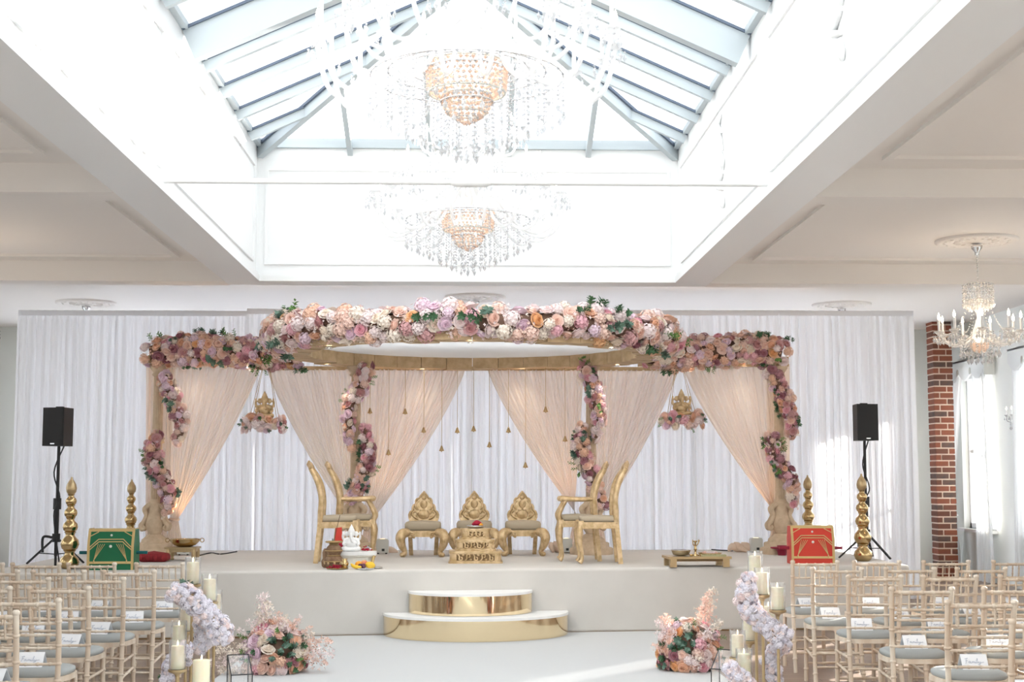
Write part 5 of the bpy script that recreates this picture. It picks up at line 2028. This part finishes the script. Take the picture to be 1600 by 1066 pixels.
def big_chandelier(label):
    root = thing('grand_chandelier', label, 'chandelier', (XM, 0, 3.70), 0, 'grand crystal chandeliers in the skylight')
    MB().lathe([(.02, .55), (.06, .6), (.05, .8), (.10, .9), (.12, 1.0), (.05, 1.1), (.04, 1.3), (.09, 1.4), (.04, 1.5), (.035, 2.0), (.08, 2.1), (.03, 2.2), (.02, 2.3)], 16).build('stem', M['crystal_arm'], root)
    q = MB()
    for k in range(14):
        z = 2.32 + .042 * k
        pts = [(.018 * math.cos(a) * (1 if k % 2 else 0), .018 * math.cos(a) * (0 if k % 2 else 1), z + .028 * math.sin(a)) for a in [2 * PI * i / 8 for i in range(9)]]
        q.tube(pts, .005, 5, False)
    q.build('chain', M['chrome'], root)
    lo = candle_arm([(.12, 0, 1.0), (.32, 0, .84), (.54, 0, .56), (.76, 0, .45), (.94, 0, .55), (1.02, 0, .84)], .017, .062, .19, 6)
    place_arms(root, lo, 18)
    mid = candle_arm([(.10, 0, 1.15), (.28, 0, 1.0), (.46, 0, .82), (.62, 0, .80), (.74, 0, .92), (.78, 0, 1.08)], .016, .056, .18, 6)
    place_arms(root, mid, 14, .2)
    up = candle_arm([(.05, 0, 1.55), (.2, 0, 1.45), (.36, 0, 1.34), (.48, 0, 1.38), (.52, 0, 1.5)], .014, .05, .17, 5)
    place_arms(root, up, 10, .1)
    for (r, n, top) in ((.08, 6, .34), (.18, 12, .45), (.30, 18, .66), (.42, 24, .68), (.54, 28, .66), (.66, 30, .62)):
        for k in range(n):
            a = 2 * PI * (k + .3 * (r * 10 % 3)) / n
            pass
        m = drop_strand(top - .5 * r).mesh('crystal_strand', M['crystal'])
        for k in range(n):
            a = 2 * PI * k / n + r * 7
            put('crystal_strand', m, root, (r * math.cos(a), r * math.sin(a), top), (0, 0, a))
        MB().tube([(r * math.cos(2 * PI * k / 32), r * math.sin(2 * PI * k / 32), top + .006) for k in range(33)], .006, 5, False).build('hoop', M['chrome'], root)
    # beaded basket
    for (rr_, z) in ((.27, .72), (.26, .52), (.16, .50), (.13, .38)):
        MB().tube([(rr_ * math.cos(2 * PI * k / 32), rr_ * math.sin(2 * PI * k / 32), z) for k in range(33)], .009, 6, False).build('basket_hoop', M['pearl'], root)
    q = MB()
    for j, (rr_, z) in enumerate(((.272, .70), (.272, .665), (.27, .63), (.267, .595), (.263, .56), (.258, .53), (.20, .515), (.165, .485), (.16, .45), (.15, .415), (.135, .385), (.10, .355), (.06, .33), (.02, .31))):
        n = max(6, int(rr_ * 150))
        for k in range(n):
            a = 2 * PI * (k + .5 * (j % 2)) / n
            q.octa((rr_ * math.cos(a), rr_ * math.sin(a), z), .0175)
    q.build('beaded_basket', bead_gold, root)
    for k in range(6):
        a = 2 * PI * k / 6
        MB().ell((.13 * math.cos(a), .13 * math.sin(a), .60), (.02, .02, .035), 8, 6).build('inner_bulb', M['bulb'], root)
    return root


c1_ = big_chandelier('grand crystal chandelier with a beaded basket, nearer and larger in view')
c1_.location.y = 9.5
c2_ = dup(c1_, 'grand crystal chandelier with a beaded basket, farther one below the well end')
c2_.location = (XM, 14.9, 3.70)


def small_chandelier(label):
    root = thing('small_chandelier', label, 'chandelier', (0, 0, ZC), 0, 'small crystal chandeliers under the side ceilings')
    MB().lathe([(.02, -.14), (.022, -.10), (.05, -.06), (.055, -.03), (.052, -.028), (.02, -.05), (.015, -.02)], 10, ribs=5, ribamp=.15).build('canopy', M['chrome'], root)
    q = MB()
    for k in range(16):
        z = -.15 - .021 * k
        q.tube([(.010 * math.cos(a) * (k % 2), .010 * math.cos(a) * (1 - k % 2), z + .016 * math.sin(a)) for a in [2 * PI * i / 8 for i in range(9)]], .003, 5, False)
    q.build('chain', M['chrome'], root)
    MB().lathe([(.01, -.47), (.03, -.5), (.02, -.6), (.035, -.7), (.02, -.8), (.05, -.9), (.09, -.98), (.05, -1.03), (.03, -1.1), (.04, -1.16), (0, -1.2)], 14).build('stem', M['crystal_arm'], root)
    # crown
    m = drop_strand(.24, .0125, .026, .018).mesh('crystal_strand', M['crystal'])
    for k in range(28):
        a = 2 * PI * k / 28
        put('crystal_strand', m, root, (.155 * math.cos(a), .155 * math.sin(a), -.46), (0, 0, a))
    m = drop_strand(.12, .010, .026, .016).mesh('crystal_strand', M['crystal'])
    for k in range(12):
        a = 2 * PI * k / 12
        put('crystal_strand', m, root, (.10 * math.cos(a), .10 * math.sin(a), -.62), (0, 0, a))
    for rr_, z in ((.155, -.45), (.10, -.615)):
        MB().tube([(rr_ * math.cos(2 * PI * k / 24), rr_ * math.sin(2 * PI * k / 24), z) for k in range(25)], .004, 5, False).build('hoop', M['chrome'], root)
    # swags of beads from crown to arms
    q = MB()
    for k in range(8):
        a = 2 * PI * k / 8
        for t in range(16):
            f = t / 15
            rr_ = .10 + .26 * f
            q.octa((rr_ * math.cos(a), rr_ * math.sin(a), -.62 - .38 * f - .10 * math.sin(PI * f)), .0085)
    q.build('bead_swags', M['crystal'], root)
    arms = candle_arm([(.05, 0, -.98), (.14, 0, -1.05), (.26, 0, -1.10), (.36, 0, -1.06), (.42, 0, -.98)], .012, .058, .15, 10)
    place_arms(root, arms, 9, .25)
    m = drop_strand(.20, .010, .026, .020).mesh('crystal_strand', M['crystal'])
    for k in range(24):
        a = 2 * PI * k / 24
        put('crystal_strand', m, root, (.20 * math.cos(a), .20 * math.sin(a), -1.03), (0, 0, a))
    m = drop_strand(.26, .010, .026, .020).mesh('crystal_strand', M['crystal'])
    m2_ = drop_strand(.13, .012, .026, .018).mesh('crystal_strand', M['crystal'])
    for k in range(26):
        a = 2 * PI * k / 26
        put('crystal_strand', m2_, root, (.31 * math.cos(a), .31 * math.sin(a), -.98), (0, 0, a))
    for k in range(12):
        a = 2 * PI * k / 12
        put('crystal_strand', m, root, (.12 * math.cos(a), .12 * math.sin(a), -1.04), (0, 0, a))
    MB().lathe([(.10, -1.08), (.095, -1.12), (.06, -1.17), (0, -1.19)], 14).build('glass_bowl', bead_gold, root)
    MB().ell((0, 0, -1.04), (.03, .03, .04), 8, 6).build('inner_bulb', M['bulb'], root)
    ld = bpy.data.lights.new('lamp_glow', 'POINT')
    ld.energy = 12
    ld.color = (1.0, .76, .52)
    ld.shadow_soft_size = .25
    lo = bpy.data.objects.new('lamp_glow', ld)
    COL.objects.link(lo)
    lo.parent = root
    lo.location = (0, 0, -.78)
    return root


sc = small_chandelier('lit crystal chandelier hanging in front of the brick pier and window')
sc.location = (5.40, 14.87, ZC - .03)
roses = [(5.40, 14.87, 'above the lit crystal chandelier by the window'), (-5.56, 20.6, 'above the left backdrop drape'), (0.06, 19.8, 'above the middle of the flower ring'), (5.42, 20.5, 'above the right backdrop drape')]
q = MB().lathe([(.43, 0), (.43, -.02), (.40, -.035), (.37, -.02), (.34, -.022), (.30, -.035), (.26, -.02), (.14, -.022), (.10, -.035), (.05, -.04), (0, -.04)], 32)
for k in range(16):
    a = 2 * PI * k / 16
    q.ell((.20 * math.cos(a), .20 * math.sin(a), -.022), (.045, .02, .014), 8, 4, Matrix.Rotation(a, 3, 'Z'))
    q.ell((.325 * math.cos(a), .325 * math.sin(a), -.022), (.025, .035, .014), 8, 4, Matrix.Rotation(a, 3, 'Z'))
rose_m = q.mesh('ceiling_rose', M['plaster'])
for i, (x, y, t) in enumerate(roses):
    tag(put('ceiling_rose', rose_m, None, (x, y, ZC)), 'round plaster ceiling rose ' + t, 'ceiling rose', 'plaster ceiling roses')
    if i:
        hc = dup(sc, 'drape-hidden crystal chandelier showing only its chrome cup ' + t.replace('above', 'over'), (x, y, ZC - .03))
        for ch in list(hc.children):
            if ch.type == 'LIGHT':      # these are switched off
                bpy.data.objects.remove(ch)

for (x, y, t) in ((-5.4, 14.87, 'over the left aisle beside the stage'), (-5.4, 9.6, 'over the left chairs'), (5.4, 9.6, 'over the right chairs'), (-5.4, 4.3, 'behind the left chairs'), (5.4, 4.3, 'behind the right chairs')):
    tag(put('ceiling_rose', rose_m, None, (x, y, ZC)), 'round plaster ceiling rose ' + t, 'ceiling rose', 'plaster ceiling roses')
    dup(sc, 'unseen lit chandelier added for warm fill ' + t, (x, y, ZC - .03))  # chandeliers out of view, added for warm fill on the ceilings

# ------------------------------------------------------------------ window dressing
def sheer(label, y0, y1, yb0, yb1, tie=None, seed=1, ztop=3.3):
    root = thing('sheer_curtain', label, 'curtain', (XW - .14, (y0 + y1) / 2, 0), 0, 'white sheer curtains at the windows')
    oy = (y0 + y1) / 2
    n, mr = 72, 20
    pl = pleat(seed, .11, n)

    def fn(u, v):
        z = ztop + (.02 - ztop) * v
        a, b = y0 + (yb0 - y0) * v, y1 + (yb1 - y1) * v
        if tie:
            yt, zt = tie
            w = math.exp(-((z - zt) / .35) ** 2)
            if z > zt:
                w = max(w, 1 - ((z - zt) / (ztop - zt)) ** .8) if z < ztop else 0
            yy = (a + (b - a) * u) * (1 - w) + (yt + (u - .5) * .10) * w
        else:
            yy = a + (b - a) * u
        return (pl[int(round(u * n))] * .025 - .04 * v, yy - oy, z)
    MB().grid(fn, n, mr).build('fabric', M['curtain_white'], root)
    if tie:
        MB().tube([(.05 * math.cos(a), tie[0] - oy + .07 * math.sin(a), tie[1]) for a in [2 * PI * i / 12 for i in range(13)]], .018, 6).build('tieback', M['curtain_white'], root)


def pelmet(wy, label):
    y0, y1 = wy - .85, wy + .85
    root = thing('pelmet', label, 'pelmet', (XW - .18, wy, 0), 0, 'scalloped pelmets over the windows')
    pts = [(-.85, 3.5), (.85, 3.5)]
    for k in range(31):
        u = k / 30
        pts.append((.85 - 1.7 * u, 3.30 - .14 * abs(math.sin(3 * PI * u))))
    MB().prism(pts, 0, .03, 'x').build('front', M['curtain_white'], root)
    MB().box(0, .17, -.85, .85, 3.47, 3.5).build('board', M['white_paint'], root)
    MB().box(0, .17, -.88, -.85, 3.2, 3.5).build('return', M['wall_green'], root)
    for y in (-.28, .28):
        MB().ell((-.01, y, 3.30), (.02, .03, .06), 8, 6).build('rosette', M['white_plastic'], root)


for i in (0, 1):
    wy = WIN_Y[i]
    t = 'beside the brick pier' if i == 0 else 'nearest the right edge'
    pelmet(wy, 'white scalloped pelmet over the window ' + t)
    if i == 0:
        sheer('white sheer curtain tied back on the stage side of the window ' + t, wy + .78, wy + .30, wy + .85, wy + .55, (wy + .80, 1.0), 41 + i)
        sheer('white sheer curtain falling loose on the near side of the window ' + t, wy - .25, wy - .78, wy - .35, wy - 1.05, None, 45 + i)
    else:
        sheer('white sheer curtain drawn across the window ' + t, wy + .80, wy - .55, wy + .85, wy - .55, None, 41 + i)

for i in range(2, len(WIN_Y)):
    wy = WIN_Y[i]
    g0_, g1_ = ((-.20, .24), (-.28, .20), (-.2, .22), (.2, .38), (.1, .25), (0, .2), (.1, .3))[i - 2]
    sheer('unseen sheer curtain added to trim the sun, far half of the %s right-hand window' % NUMW[i], wy + .80, wy + g1_, wy + .80, wy + g1_, None, 60 + i)
    sheer('unseen sheer curtain added to trim the sun, near half of the %s right-hand window' % NUMW[i], wy + g0_, wy - .80, wy + g0_, wy - .80, None, 80 + i)  # unseen sheers, gaps set to let only narrow sun stripes through

# wall sconce
s = at(1578, 655, X=XW - .12)
ws = thing('wall_sconce', 'crystal wall sconce between the two visible windows', 'wall lamp', (XW, s.y, s.z))
MB().tube([(-.0, 0, 0), (-.02, 0, 0)], .05, 14).build('back_plate', M['brass'], ws)
for k, sy in enumerate((-1, 1)):
    me = candle_arm([(-.02, 0, 0), (-.08, sy * .05, -.04), (-.13, sy * .09, -.02), (-.13, sy * .10, .04)], .008, .035, .10, 6)
    a = put('arm', me[0], ws)
    for nm, m_ in zip(('crystal_drops', 'candle_tube', 'bulb'), me[1:]):
        put(nm, m_, a)
m = drop_strand(.16, .009, .024, .016).mesh('crystal_strand', M['crystal'])
for k in range(8):
    a = PI / 2 + PI * k / 7
    put('crystal_strand', m, ws, (-.05 + .06 * math.cos(a), .08 * math.sin(a), .0), None)
